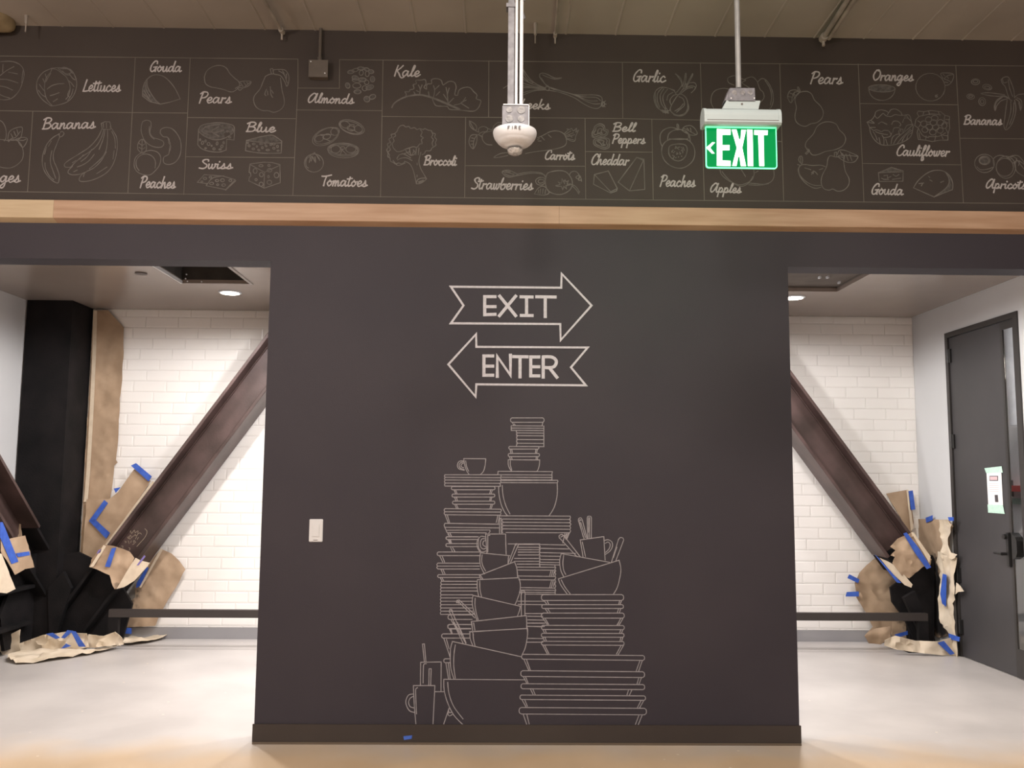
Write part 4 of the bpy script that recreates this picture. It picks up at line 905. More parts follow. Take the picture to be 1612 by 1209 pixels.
# painted junction box with conduit at top left
a = un(487, 95, 1, WY-.045); b = un(515.5, 121.5, 1, WY-.045)
jb = thing('junction_box', 'black-painted square junction box with conduit above the word Almonds', 'junction box', ((a.x+b.x)/2, WY, (a.z+b.z)/2))
boxo('box_body', a.x, b.x, WY-.045, WY-.0005, b.z, a.z, M_dim, jb, .004)
boxo('box_rim', a.x-.002, b.x+.002, WY-.050, WY-.0455, b.z-.002, a.z+.002, M_dim, jb, .001)
bm = bmesh.new(); cx = (a.x+b.x)/2+.002; tube(bm, (cx, WY-.022, a.z), (cx, WY-.022, Z0+.01), .010, 12); tube(bm, (cx, WY-.022, a.z), (cx, WY-.022, a.z+.03), .015, 12)
bobj('conduit', bm, M_dim, jb)
for x, z in ((a.x+.01, a.z-.01), (b.x-.015, b.z+.022)):
    bm = bmesh.new(); tube(bm, (x, WY-.049, z), (x, WY-.053, z), .004, 8); bobj('screw', bm, M_plast, jb)

# ================================================================ FIRE STROBE
SY = 3.60
def pt(x, y, Y=SY): return un(x, y, 1, Y)
cst = pt(810.5, 208); sx_ = cst.x
st = thing('fire_strobe', 'white ceiling fire strobe hanging on a metal strut in front of the Leeks panel', 'fire alarm', (sx_, SY, pt(810, 247).z))
zr = pt(810, 207).z; zb = pt(810, 238).z; ztop = pt(810, 206).z
R = (pt(845, 215).x-pt(776, 215).x)/2; HH = (pt(810, 209).z-pt(810, 236).z)
bm = bmesh.new()
lathe(bm, [(R*.90, .0), (R*.985, -.002), (R, -.008), (R*.985, -.019), (R*.93, -.032), (R*.84, -.043), (R*.82, -.0445), (R*.80, -.048), (R*.68, -.058), (R*.52, -.066), (R*.34, -.071), (.03, -.073)], (sx_, SY, zr+.001), 48)
bmesh.ops.recalc_face_normals(bm, faces=bm.faces)
hsg = bobj('housing', bm, M_plast, st, True)
bm = bmesh.new(); lathe(bm, [(.031, -.062), (.032, -.086), (.029, -.099), (.018, -.105), (.004, -.107)], (sx_+.001, SY, zr+.004), 24); bmesh.ops.recalc_face_normals(bm, faces=bm.faces)
bobj('strobe_lens', bm, M_glass, st, True)
bm = bmesh.new(); lathe(bm, [(.026, -.082), (.022, -.090), (.012, -.097), (.003, -.098)], (sx_+.001, SY, zr+.004), 8); bmesh.ops.recalc_face_normals(bm, faces=bm.faces)
bobj('reflector', bm, mat('reflector', (.85, .85, .86, 1), (.45, .45, .47, 1), 90, .3), st)
bx0, bx1 = pt(790.5, 190).x, pt(831, 190).x; bz0, bz1 = zr+.0015, pt(810, 173.5).z
bbx = boxo('back_box', bx0, bx1, SY-.05, SY+.05, bz0, bz1, M_galv, st, .002)
boxo('box_edge', bx0+.004, bx1+.003, SY-.054, SY+.052, bz1, bz1+.004, M_plast, st)
boxo('box_edge', bx1+.0005, bx1+.004, SY-.054, SY+.05, bz0, bz1+.004, M_plast, st)
M_kno = mat('knockout', (.12, .12, .13, 1), (.27, .27, .285, 1), 60, .5)
for kx, kz, r in ((.27, .78, .013), (.73, .78, .017), (.27, .36, .016), (.72, .36, .014)):
    bm = bmesh.new(); xx = bx0+(bx1-bx0)*kx; zz = bz0+(bz1-bz0)*kz
    tube(bm, (xx, SY-.0502, zz), (xx, SY-.0525, zz), r, 20); bobj('knockout', bm, M_kno, bbx)
boxo('strut', pt(799, 160).x, pt(809, 160).x, SY-.02, SY+.02, bz1+.004, Z0, M_galv, st, .001)
boxo('strut_clip', pt(797, 10).x, pt(812, 10).x, SY-.024, SY+.024, pt(800, 15).z, pt(800, 9).z, M_galv, st)
for px, r in ((812.3, .006), (820, .0075)):
    x = pt(px, 160).x; bm = bmesh.new(); tube(bm, (x, SY-.03, bz1+.004), (x, SY-.03, Z0), r, 12); bobj('conduit', bm, M_plast, st)
bm = bmesh.new(); q = pt(823, 27); tube(bm, q+Vector((-.008, -.03, .03)), q+Vector((.008, -.03, -.02)), .0028, 8); tube(bm, q+Vector((.008, -.03, -.02)), q+Vector((.0, -.03, -.025)), .0028, 8); bobj('wire_tail', bm, M_galv, st)
bm = bmesh.new(); q = pt(822, 6); tube(bm, q+Vector((-.01, -.03, 0)), q+Vector((.012, -.03, 0)), .005, 8); bobj('clamp_screw', bm, M_galv, st)
# lettering FIRE wrapped round the housing
FIRE = {'F': ['- 0,0 0,1;- 0,1 .6,1;- 0,.52 .48,.52'], 'I': ['- .15,0 .15,1'], 'R': ['- 0,0 0,1;- 0,1 .45,1 .6,.85 .6,.65 .45,.5 0,.5;- .35,.5 .62,0'], 'E': ['- 0,0 0,1;- 0,1 .6,1;- 0,.5 .5,.5;- 0,0 .6,0']}
bm = bmesh.new(); pen = -.0305
for ch, adv in (('F', .0165), ('I', .0115), ('R', .0175), ('E', .012)):
    for ss in FIRE[ch]:
        for ln in ss.split(';'):
            pts = [tuple(float(v) for v in q.split(',')) for q in ln[1:].split()]
            for (xa, za), (xb_, zb_) in zip(pts, pts[1:]):
                def W_(x, z):
                    u_ = pen+x*.013; zz = -.0295+z*.0125; rr = (R*.965 if z < .2 else R*.985 if z < .7 else R*.998)+.0012
                    return Vector((sx_+u_, SY-math.sqrt(max(rr*rr-u_*u_, 0)), zr+.004+zz))
                tube(bm, W_(xa, za), W_(xb_, zb_), .0011, 6)
    pen += adv
bobj('fire_lettering', bm, M_ink, hsg)['label'] = 'dark red-brown letters FIRE'

# ================================================================ EXIT SIGN
ex = thing('exit_sign', 'green edge-lit hanging exit sign with a left arrow', 'exit sign', (pt(1166, 230).x, SY, pt(1166, 265).z))
hx0, hx1 = pt(1105.5, 190).x, pt(1226, 190).x; hz1 = pt(1166, 173).z; hz0 = pt(1166, 200).z
bm = bmesh.new(); hr = (hz1-hz0)/2; hc = hz1-hr
def prof(k=1.0):
    return [(hr*k*math.cos(t)*1.0, hr*k*math.sin(t)) for t in [math.pi*i/12 for i in range(13)]] + [(-hr*k, -hr*.8*k), (-hr*.8*k, -hr*k), (hr*.8*k, -hr*k), (hr*k, -hr*.8*k)]
prism(bm, [Vector((hx0+.012, SY+a_, hc+b_)) for a_, b_ in prof()], (hx1-hx0-.024, 0, 0)); bmesh.ops.recalc_face_normals(bm, faces=bm.faces)
bobj('housing', bm, M_house, ex)
for x0_, x1_ in ((hx0, hx0+.012), (hx1-.012, hx1)):
    bm = bmesh.new(); prism(bm, [Vector((x0_, SY+a_, hc+b_)) for a_, b_ in prof(1.05)], (x1_-x0_, 0, 0)); bmesh.ops.recalc_face_normals(bm, faces=bm.faces); bobj('end_cap', bm, M_house, ex)
boxo('seam', hx0+.012, hx1-.012, SY-hr-.0008, SY-hr+.002, hc-hr*.62, hc-hr*.56, M_dim, ex)
gx0, gx1 = pt(1110.5, 230).x, pt(1222.5, 230).x; gz0, gz1 = pt(1166, 265.5).z, hz0
def rrect(x0, x1, z0, z1, r, top=False):
    out = []
    for cx_, cz_, a0 in ((x1-r, z0+r, -90), (x1-(0 if top else r), z1-(0 if top else r), 0), (x0+(0 if top else r), z1-(0 if top else r), 90), (x0+r, z0+r, 180)):
        rr = 0 if (top and a0 in (0, 90)) else r
        for k in range(5):
            t = math.radians(a0+k*22.5); out.append((cx_+rr*math.cos(t), cz_+rr*math.sin(t)))
    return out
def uniq(p):
    o = []
    for q in p:
        if not o or math.dist(o[-1], q) > 1e-5: o.append(q)
    return o
bm = bmesh.new(); prism(bm, [Vector((x, SY-.003, z)) for x, z in uniq(rrect(gx0+.003, gx1-.003, gz0+.003, gz1, .01, True))], (0, .006, 0)); bmesh.ops.recalc_face_normals(bm, faces=bm.faces)
bobj('green_panel', bm, M_exg, ex)
# bright rim of the acrylic
bm = bmesh.new(); o_ = uniq(rrect(gx0, gx1, gz0, gz1, .012, True)); i_ = uniq(rrect(gx0+.004, gx1-.004, gz0+.004, gz1-.003, .009, True)); n_ = min(len(o_), len(i_))
ov = [[bm.verts.new((x, y, z)) for x, z in P_[:n_]] for P_, y in ((o_, SY-.004), (i_, SY-.004), (o_, SY+.004), (i_, SY+.004))]
for k in range(n_):
    j = (k+1) % n_
    for A_, B_ in ((0, 1), (2, 0), (3, 2), (1, 3)): bm.faces.new((ov[A_][k], ov[A_][j], ov[B_][j], ov[B_][k]))
bmesh.ops.recalc_face_normals(bm, faces=bm.faces); bobj('glowing_rim', bm, M_exe, ex)
def ex_poly(name, polys, m=M_exw):
    bm = bmesh.new()
    for p in polys:
        prism(bm, [pt(1080+x/6.365, 100+y/6.365, SY-.0032)+Vector((0, 0, 0)) for x, y in p], (0, -.0018, 0))
    bmesh.ops.recalc_face_normals(bm, faces=bm.faces); return bobj(name, bm, m, ex)
ex_poly('letter', [[(308, 655), (445, 660), (445, 715), (362, 715), (362, 818), (435, 818), (435, 870), (362, 870), (362, 972), (445, 976), (445, 1030), (308, 1025)]])
ex_poly('letter', [[(457, 662), (505, 662), (530, 760), (545, 760), (553, 664), (600, 666), (562, 845), (600, 1030), (548, 1030), (535, 935), (522, 935), (505, 1028), (462, 1026), (508, 845)]][0:1])
ex_poly('letter', [[(610, 662), (665, 664), (672, 1030), (618, 1028)]])
ex_poly('letter', [[(682, 668), (818, 670), (815, 718), (776, 718), (782, 1030), (733, 1028), (722, 716), (682, 714)]])
ex_poly('arrow', [[(200, 845), (262, 790), (290, 792), (240, 845), (285, 902), (260, 904)]])
ex_poly('glow_strip', [[(195, 628), (890, 640), (890, 654), (195, 644)]], M_exe)
# bracket and box above
bm = bmesh.new(); prism(bm, [pt(x, y, SY-.02) for x, y in ((1137, 171), (1144, 157.5), (1197, 158.5), (1194, 172))], (0, .05, 0)); bmesh.ops.recalc_face_normals(bm, faces=bm.faces); bobj('canopy', bm, M_house, ex)
bm = bmesh.new(); tube(bm, pt(1168, 163.5, SY-.021), pt(1168, 163.5, SY-.023), .004, 10); bobj('canopy_screw', bm, M_dim, ex)
bm = bmesh.new(); prism(bm, [pt(x, y, SY-.025) for x, y in ((1147, 158), (1149, 138.5), (1188, 138.5), (1189, 158.5))], (0, .06, 0)); prism(bm, [pt(x, y, SY-.02) for x, y in ((1141, 158), (1148.5, 139), (1148.5, 158))], (0, .05, 0))
bmesh.ops.recalc_face_normals(bm, faces=bm.faces); ebx = bobj('back_box', bm, M_galv, ex)
for px in (1156, 1168.5, 1181):
    bm = bmesh.new(); tube(bm, pt(px, 146, SY-.0252), pt(px, 146, SY-.028), .0105, 18); bobj('knockout', bm, M_kno, ebx)
for px in (1151, 1187.5):
    bm = bmesh.new(); tube(bm, pt(px, 154.5, SY-.0252), pt(px, 154.5, SY-.028), .003, 8); bobj('screw', bm, M_plast, ex)
x = pt(1162.5, 130).x; bm = bmesh.new(); tube(bm, (x, SY, pt(1162, 139).z), (x, SY, Z0), .0115, 16); bobj('stem', bm, mat('stem_grey', (.15, .155, .16, 1), (.19, .195, .20, 1), 20, .4), ex)
lamp('exit_glow', 'AREA', ((gx0+gx1)/2, SY+.02, (gz0+gz1)/2), 3.2, (.1, 1, .35), .2, (math.radians(90), 0, 0))

# ================================================================ PIPES UNDER THE DECK
def ceil_pipe(name, label, cat, p_near, p_far, z, r, n=1, gap=.03, m=M_pipe):
    a, b = un(*p_near, 2, z), un(*p_far, 2, z); d = (b-a).normalized()
    if b.y > WY-.03: b = a+d*((WY-.03-a.y)/d.y)
    s = a-d*2.2; t = thing(name, label, cat, (b.x, b.y, z))
    for k in range(n):
        off = Vector((k*gap, 0, 0)); bm = bmesh.new(); tube(bm, s+off, b+off, r, 12); bobj('tube', bm, m, t)
    bm = bmesh.new(); tube(bm, b-d*.03, b+d*.015, r*1.7, 12); tube(bm, b, b+Vector((.0, 0, -.05)), r*.7, 8); bobj('end_fitting', bm, m, t)
    for f in (.35, .75):
        q = b-d*f*1.2; bm = bmesh.new(); box(bm, q.x-.03, q.x+.03+gap*(n-1), q.y-.01, q.y+.01, z+r*.5, Z0+.01); bobj('pipe_strap', bm, m, t)
    return t
ceil_pipe('ceiling_conduit', 'thin grey conduit under the deck ending near the upper left', 'conduit', (417, 2), (444, 50), Z0-.035, .009)
ceil_pipe('ceiling_conduit', 'pair of grey conduits slanting across the deck at the upper right', 'conduit', (1334, 0), (1296, 60), Z0-.035, .014, 2, .034)
ceil_pipe('ceiling_conduit', 'faint conduit under the deck right of the fire strobe', 'conduit', (878, 2), (874, 56), Z0-.03, .007)
def hanger(px, py, label):
    q = un(px, py, 1, WY-.12); t = thing('threaded_hanger', label, 'hanger', (q.x, WY-.12, Z0))
    bm = bmesh.new(); tube(bm, (q.x, WY-.12, Z0), (q.x, WY-.12, q.z+.05), .012, 8, .008); bobj('anchor', bm, M_pipe, t)
    bm = bmesh.new(); tube(bm, (q.x, WY-.12, q.z+.055), (q.x, WY-.12, q.z), .004, 8); bobj('rod', bm, M_pipe, t)
hanger(842.5, 68, 'short threaded hanger rod below the deck right of the strobe strut')
hanger(40, 50, 'short light hanger clip below the deck at the far left')
# beige foam lump in the corner of deck and wall
bm = bmesh.new(); q = un(8, 40, 1, WY-.05)
bmesh.ops.create_icosphere(bm, subdivisions=3, radius=.085, matrix=Matrix.Translation((q.x-.04, WY-.09, q.z+.02)))
for v in bm.verts: v.co += Vector((0, 0, 1))*0 + (v.co-Vector((q.x-.04, WY-.09, q.z+.02)))*.35*noise.noise(v.co*14); v.co.x = q.x-.04+(v.co.x-q.x+.04)*1.25
tag(bobj('foam_lump', bm, mat('spray_foam', (.16, .12, .07, 1), (.22, .17, .10, 1), 9, .9), None, True), 'brown lump of sprayed foam under the deck at the top left corner', 'foam')

# ================================================================ INNER ROOM
for i, (x, y, _) in enumerate(DOWN):
    if False: continue
    lb = {0: 'round recessed downlight glowing in the left part of the inner ceiling', 1: 'round recessed downlight glowing at the edge of the right opening'}.get(i, 'round recessed downlight in the inner ceiling, hidden by the chalk wall')
    t = thing('recessed_downlight', lb, 'downlight', (x, y, ZI), 'recessed downlights of the inner ceiling')
    bm = bmesh.new(); lathe(bm, [(.095, 0), (.095, -.006), (.080, -.010), (.078, -.002), (.078, 0)], (x, y, ZI), 28); bmesh.ops.recalc_face_normals(bm, faces=bm.faces); bobj('trim_ring', bm, M_plast, t)
    bm = bmesh.new(); tube(bm, (x, y, ZI-.009), (x, y, ZI-.0103), .077, 28); bobj('lens', bm, M_lens, t)

# ---- column
cx0, cx1, cyf = -4.225, -3.822, 7.86
col = thing('steel_column', 'thick black steel column in the left corner of the inner room', 'column', ((cx0+cx1)/2, 8.0, 0))
bm = bmesh.new(); box(bm, cx0, cx1, cyf, cyf+.03, 0, ZI-.002); box(bm, cx0, cx1, YB-.04, YB-.015, 0, ZI-.002); box(bm, (cx0+cx1)/2-.012, (cx0+cx1)/2+.012, cyf+.03, YB-.04, 0, ZI-.002)
bobj('flange_section', bm, M_black, col)
boxo('side_plate', cx1-.012, cx1, cyf+.031, YB-.041, 0, ZI-.002, M_black, col)
boxo('base_plate', cx0, cx1+.32, cyf-.12, YB-.02, .0, .045, M_black, col, .004)
boxo('stiffener', (cx0+cx1)/2-.010, (cx0+cx1)/2+.012, cyf-.10, cyf-.0005, .046, .62, M_black, col)
# gusset plates fanning out at the foot
def plate(name, pts, th, par, m=M_black, axis=(0, 1, 0)):
    bm = bmesh.new(); prism(bm, [Vector(p) for p in pts], Vector(axis)*th); bmesh.ops.recalc_face_normals(bm, faces=bm.faces); return bobj(name, bm, m, par)
GY = 7.97
plate('gusset_plate', [(cx1, GY, .05), (cx1+.55, GY, .05), (cx1+.62, GY, .35), (cx1+.42, GY, .66), (cx1+.12, GY, .80), (cx1, GY, .78)], .03, col)
plate('stiffener', [(cx1-.02, cyf-.02, .046), (cx1+.02, cyf-.02, .046), (cx1+.14, cyf-.02, .50), (cx1+.06, cyf-.02, .64), (cx1-.06, cyf-.02, .5)], .05, col)
plate('gusset_plate', [(-4.03, cyf-.001, .046), (-4.03, cyf-.42, .046), (-4.03, cyf-.52, .34), (-4.03, cyf-.30, .68), (-4.03, cyf-.001, .80)], .028, col, M_black, (1, 0, 0))

# ---- H-section braces
def hbeam(par, A, u, wdir, dep, L0, L1, half, m, name):
    """A: point on the near edge of the outer flange; u: axis; wdir: unit from outer to inner flange; dep: section depth"""
    yv = u.cross(wdir).normalized()
    if yv.dot(Vector((0, 1, 0)) if abs(u.y) < .5 else Vector((-1, 0, 0))) < 0: yv = -yv
    def blk(w0, w1, y0, y1, nm):
        bm = bmesh.new(); c8 = [A+u*l_+wdir*w_+yv*y_ for l_ in (L0, L1) for w_ in (w0, w1) for y_ in (y0, y1)]
        v = [bm.verts.new(q) for q in c8]
        for f in ((0, 1, 3, 2), (4, 6, 7, 5), (0, 4, 5, 1), (2, 3, 7, 6), (0, 2, 6, 4), (1, 5, 7, 3)): bm.faces.new([v[i] for i in f])
        bmesh.ops.recalc_face_normals(bm, faces=bm.faces); bmesh.ops.bevel(bm, geom=bm.edges[:], offset=.003, segments=1, affect='EDGES')
        return bobj(nm, bm, m, par)
    F = half*2; t = .028
    blk(0, t, 0, F, 'flange'); blk(dep-t, dep, 0, F, 'flange'); blk(t, dep-t, F/2-.011, F/2+.011, 'web')
    blk(t, t+.012, F/2-.03, F/2-.0115, 'fillet'); blk(dep-t-.012, dep-t, F/2-.03, F/2-.0115, 'fillet')
BYF, BHALF = 7.85, .165
def brace(pa, pb, pc, pd, label, zlow, sgn, joint):
    A = un(*pa, 1, BYF); B = un(*pb, 1, BYF); Cc = (un(*pc, 1, BYF+2*BHALF)+un(*pd, 1, BYF+2*BHALF))/2
    u = (A-B).normalized(); wd = Vector((u.z, 0, -u.x))*(-sgn)
    if wd.z > 0: wd = -wd
    dep = (Cc-B).dot(wd); print('brace depth', dep, 'axis', u)
    t = thing('diagonal_brace', label, 'brace', tuple(B))
    Ltop = (ZI-.01-B.z)/u.z
    hbeam(t, B, u, wd, dep, -.06, Ltop, BHALF, M_rust, 'x')
    # painted foot of the brace
    t2 = joint
    Ll = -(B.z-zlow)/u.z
    hbeam(t2, B+wd*.004+Vector((0, .004, 0)), u, wd, dep-.008, Ll, -.062, BHALF-.004, M_black, 'x')
    return B, u, wd, dep
BL = brace((424, 520), (165, 862), (420, 640), (238, 880), 'left brown steel diagonal brace running up to the right', .30, 1, col)
rn = thing('brace_joint', 'black-painted steel joint at the foot of the right brace', 'steel joint', (3.75, 8.0, 0))
BR = brace((1243, 580), (1434, 838), (1260, 720), (1375, 877), 'right brown steel diagonal brace running up to the left', .84, -1, rn)
# the brace along the left wall, coming towards the viewer
bt = thing('diagonal_brace', 'brown steel brace rising towards the viewer at the left edge beside the black column', 'brace', (-4.0, 7.6, .8))
uu = Vector((0, 6.55-7.66, 1.56-.60)).normalized(); wd3 = Vector((0, -uu.z, uu.y)); wd3 = wd3 if wd3.z > 0 else -wd3
def beamx(par, A, u, wdir, dep, L0, L1, x0, x1, m):
    def blk(w0, w1, xa, xb, nm):
        bm = bmesh.new(); v = [bm.verts.new(Vector((0, 0, 0))+Vector((x_, 0, 0))+Vector((0, (A+u*l_+wdir*w_).y, (A+u*l_+wdir*w_).z))) for l_ in (L0, L1) for w_ in (w0, w1) for x_ in (xa, xb)]
        for f in ((0, 1, 3, 2), (4, 6, 7, 5), (0, 4, 5, 1), (2, 3, 7, 6), (0, 2, 6, 4), (1, 5, 7, 3)): bm.faces.new([v[i] for i in f])
        bmesh.ops.recalc_face_normals(bm, faces=bm.faces); bobj(nm, bm, m, par)
    blk(0, .026, x0, x1, 'flange'); blk(dep-.026, dep, x0, x1, 'flange'); blk(.026, dep-.026, (x0+x1)/2-.011, (x0+x1)/2+.011, 'web')
A3 = Vector((0, 7.66, .60))
# outer (lower) flange first, measured towards the upper one
beamx(bt, A3, uu, wd3, .33, .30, 2.9, -4.20, -3.88, M_rust)
bf3 = col
beamx(bf3, A3+Vector((0, 0, 0)), uu, wd3, .325, -.45, .299, -4.195, -3.90, M_black)
# horizontal strut running along the left wall towards the viewer
sb = thing('floor_strut', 'low dark strut running along the left wall towards the viewer', 'strut', (-4.05, 7.0, 0))
bm = bmesh.new(); box(bm, -4.21, -3.93, 5.6, 7.72, .52, .55); box(bm, -4.21, -3.93, 5.6, 7.72, .22, .25); box(bm, -4.08, -4.06, 5.6, 7.72, .25, .52); bobj('beam', bm, M_black, sb)
boxo('support', -4.15, -4.0, 6.0, 6.1, 0, .219, M_black, sb); boxo('support', -4.15, -4.0, 7.2, 7.3, 0, .219, M_black, sb)
# right-hand floor joint
boxo('base_plate', 3.56, 3.86, 7.76, 8.12, 0, .045, M_black, rn, .004)
plate('gusset_plate', [un(x, y, 1, GY) for x, y in ((1402, 925), (1428, 905), (1450, 888), (1468, 874), (1471, 880), (1471, 1004), (1470, 1008), (1440, 1010), (1425, 975), (1405, 948))], .03, rn)
plate('stiffener', [(3.74, 7.80, .046), (3.84, 7.80, .046), (3.66, 7.80, .52), (3.56, 7.80, .46)], .05, rn)
boxo('column_stub', 3.70, 3.86, 8.02, 8.14, .046, .84, M_black, rn, .003)
# low rail
rl = thing('low_rail', 'dark low metal rail running in front of the tiled wall between the two joints', 'rail', (0, 7.74, 0))
z1 = un(300, 960, 1, 7.74).z; z0 = un(300, 972.3, 1, 7.74).z
xl = un(171, 966, 1, 7.74).x; xr = un(1461, 978, 1, 7.74).x
boxo('bar', xl, xr, 7.735, 7.785, z0, z1, M_rail, rl, .002)
boxo('leg', xl, xl+.085, 7.737, 7.783, .046, z0-.0005, M_black, rl); boxo('leg', xr-.085, xr, 7.737, 7.783, .046, z0-.0005, M_black, rl)
boxo('leg', .05, .13, 7.737, 7.783, .0, z0-.0005, M_rail, rl)

# ---- kraft paper masking
CL = un(135, 950, 1, 7.9); CR_ = un(1450, 940, 1, 7.95)
M_kl = kraft_mat('kraft_left', [(tuple(un(115, 950, 1, 8.0)), .40), (tuple(un(182, 932, 1, 8.0)), .20), (tuple(un(196, 948, 1, 8.1)), .12), (tuple(un(70, 935, 1, 7.8)), .25)])
M_kr = kraft_mat('kraft_right', [(tuple(un(1456, 955, 1, 8.0)), .27), (tuple(un(1470, 890, 1, 8.0)), .10), (tuple(un(1424, 945, 1, 8.0)), .11), (tuple(un(1478, 950, 0, 3.94)), .30)])
M_kf = mat('kraft_floor', (.55, .45, .33, 1), (.66, .56, .44, 1), 7, .7, .15, 18)
def inside(p, poly):
    r = False; n = len(poly)
    for i in range(n):
        a, b = poly[i], poly[(i+1) % n]
        if (a[1] > p[1]) != (b[1] > p[1]) and p[0] < (b[0]-a[0])*(p[1]-a[1])/(b[1]-a[1])+a[0]: r = not r
    return r
def sheet(name, poly, ax, val, m, par, amp=.02, step=.032, seed=0, freq=5, tilt=None, curl=0, th=.002, side=None):
    """crumpled sheet: outline measured on a plane, filled with a wrinkled triangle mesh, given thickness"""
    P3 = [un(x, y, ax, val) for x, y in poly]; ia, ib = [(1, 2), (0, 2), (0, 1)][ax]
    P2 = [(p[ia], p[ib]) for p in P3]; dense = []
    for i in range(len(P2)):
        a, b = P2[i], P2[(i+1) % len(P2)]; L = math.dist(a, b); k = max(1, int(L/step))
        for j in range(k): dense.append((a[0]+(b[0]-a[0])*j/k, a[1]+(b[1]-a[1])*j/k))
    nb = len(dense); xs = [p[0] for p in dense]; ys = [p[1] for p in dense]; pts = list(dense); rnd = random.Random(seed)
    y = min(ys)
    while y < max(ys):
        x = min(xs)
        while x < max(xs):
            q = (x+rnd.uniform(-.3, .3)*step, y+rnd.uniform(-.3, .3)*step)
            if inside(q, dense) and min(math.dist(q, d_) for d_ in dense) > step*.45: pts.append(q)
            x += step
        y += step
    vo, _, fo, _, _, _ = delaunay_2d_cdt([Vector(p) for p in pts], [(i, (i+1) % nb) for i in range(nb)], [list(range(nb))], 1, 1e-6)
    vs = []
    s_ = side if side is not None else (1 if ax == 2 else -1)
    for p in vo:
        v = Vector((0, 0, 0)); v[ia] = p[0]; v[ib] = p[1]; v[ax] = val
        q = Vector((p[0]*freq, p[1]*freq, seed*3.7))
        rg = lambda v_, k_: (1-min(1, abs(noise.noise(v_*k_))*2.6))
        h = .55*rg(q, .8) + .50*rg(q+Vector((5, 2, 1)), 1.9) + .26*rg(q+Vector((1, 7, 3)), 4.0) + .4*abs(noise.noise(q*1.2))
        d_e = min(math.dist(p, d_) for d_ in dense)
        h = amp*h + curl*max(0, 1-d_e/.09)**2*(.5+noise.noise(q*.6))
        v[ax] += s_*h
        if tilt: v[ax] += tilt(p[0], p[1])
        vs.append(v)
    bm = bmesh.new(); bv = [bm.verts.new(v) for v in vs]
    for f in fo:
        try: bm.faces.new([bv[i] for i in f])
        except ValueError: pass
    bmesh.ops.recalc_face_normals(bm, faces=bm.faces)
    o = bobj(name, bm, m, par, True)
    md = o.modifiers.new('thickness', 'SOLIDIFY'); md.thickness = th; md.offset = 0
    es = o.modifiers.new('crisp_edges', 'EDGE_SPLIT'); es.split_angle = math.radians(38)
    return o
def paper(label, poly, ax, val, m, tapes=(), name='masking_paper', tval=None, tm=M_tape, rot=None, **kw):
    c_ = un(*poly[0], ax, val); t = thing(name, label, 'kraft paper', tuple(c_))
    sheet('paper_sheet', poly, ax, val, m, t, **kw)
    for i, tp in enumerate(tapes):
        mm = tm
        if tp[0] == 'v': mm, tp = M_vio, tp[1]
        if tp[0] == 'c': mm, tp = M_cream, tp[1]
        tv = tval if tval is not None else val
        bm = bmesh.new(); d = Vector((0, 0, 0)); d[ax] = .0015
        prism(bm, [un(*q, ax, tv) for q in tp], d); bmesh.ops.recalc_face_normals(bm, faces=bm.faces)
        bobj('masking_edge' if mm is M_cream else 'tape_strip', bm, mm, t)
    return t
# left joint
paper('long brown kraft paper strip taped up the tiled wall beside the black column', [(150, 489), (172, 489), (196, 516), (196, 560), (193, 600), (189, 650), (187, 700), (184, 724), (187, 728), (181, 733), (178, 770), (172, 800), (160, 850), (128, 880), (130, 840), (134, 760), (140, 650), (146, 560)],
      1, 8.255, M_kl, [('c', [(147, 489), (153, 489), (151, 560), (147, 650), (142, 740), (138, 790), (132, 790), (136, 740), (141, 650), (145, 560)])], amp=.018, seed=3, freq=4, tval=8.215, curl=.015)
paper('kraft paper sheet with three blue tapes behind the left brace', [(137, 786), (172, 786), (186, 775), (212, 738), (238, 757), (215, 792), (185, 832), (160, 866), (140, 892), (129, 892)], 1, 8.19, M_kl,
      [[(206, 733), (214, 729), (239, 750), (234, 758)], [(164, 787), (170, 792), (149, 821), (140, 820)], [(140, 820), (148, 816), (173, 839), (167, 848)], [(179, 769), (190, 767), (182, 776)], ('c', [(240, 757), (243, 759), (165, 866), (143, 895), (139, 893), (160, 865)])], amp=.010, seed=5, tval=8.16)
paper('crumpled kraft paper wrapped round the foot of the left brace', [(166, 857), (182, 859), (205, 868), (213, 878), (210, 884), (205, 910), (190, 926), (182, 927), (174, 905), (160, 898), (142, 892), (146, 880)], 1, 7.83, M_kl,
      [[(176, 863), (183, 862), (173, 893), (165, 892)], ('v', [(155, 866), (160, 864), (158, 870), (152, 872)]), ('c', [(163, 858), (167, 860), (147, 892), (141, 893)])], amp=.025, seed=8, tval=7.785, step=.03, curl=.015)
paper('smooth pale paper flap at the foot of the left brace', [(214, 878), (221, 882), (236, 886), (232, 892), (212, 914), (196, 924), (184, 927), (196, 906), (207, 888)], 1, 7.80, M_cream, [('v', [(227, 874), (229, 876), (218, 890), (215, 890)])], amp=.006, seed=9, tval=7.79, step=.03)
paper('wide kraft paper sheet hanging behind the rail, right of the left brace foot', [(254, 864), (270, 871), (284, 883), (293, 896), (280, 920), (265, 945), (252, 968), (245, 985), (222, 986), (188, 988), (186, 970), (200, 950), (214, 940), (213, 922), (224, 905), (240, 880)], 1, 8.22, M_kl,
      [[(231, 892), (234, 894), (221, 922), (214, 926), (215, 918)], [(187, 987), (207, 989), (207, 998), (188, 997)], ('c', [(253, 863), (256, 866), (222, 925), (219, 925)])], amp=.02, seed=12, tval=8.17)
paper('kraft paper piece curling from behind the brace at the left edge', [(8, 771), (22, 771), (21, 795), (33, 820), (36, 850), (20, 850), (10, 815)], 1, 7.60, M_kl, amp=.01, seed=14)
def skew(y0): return None
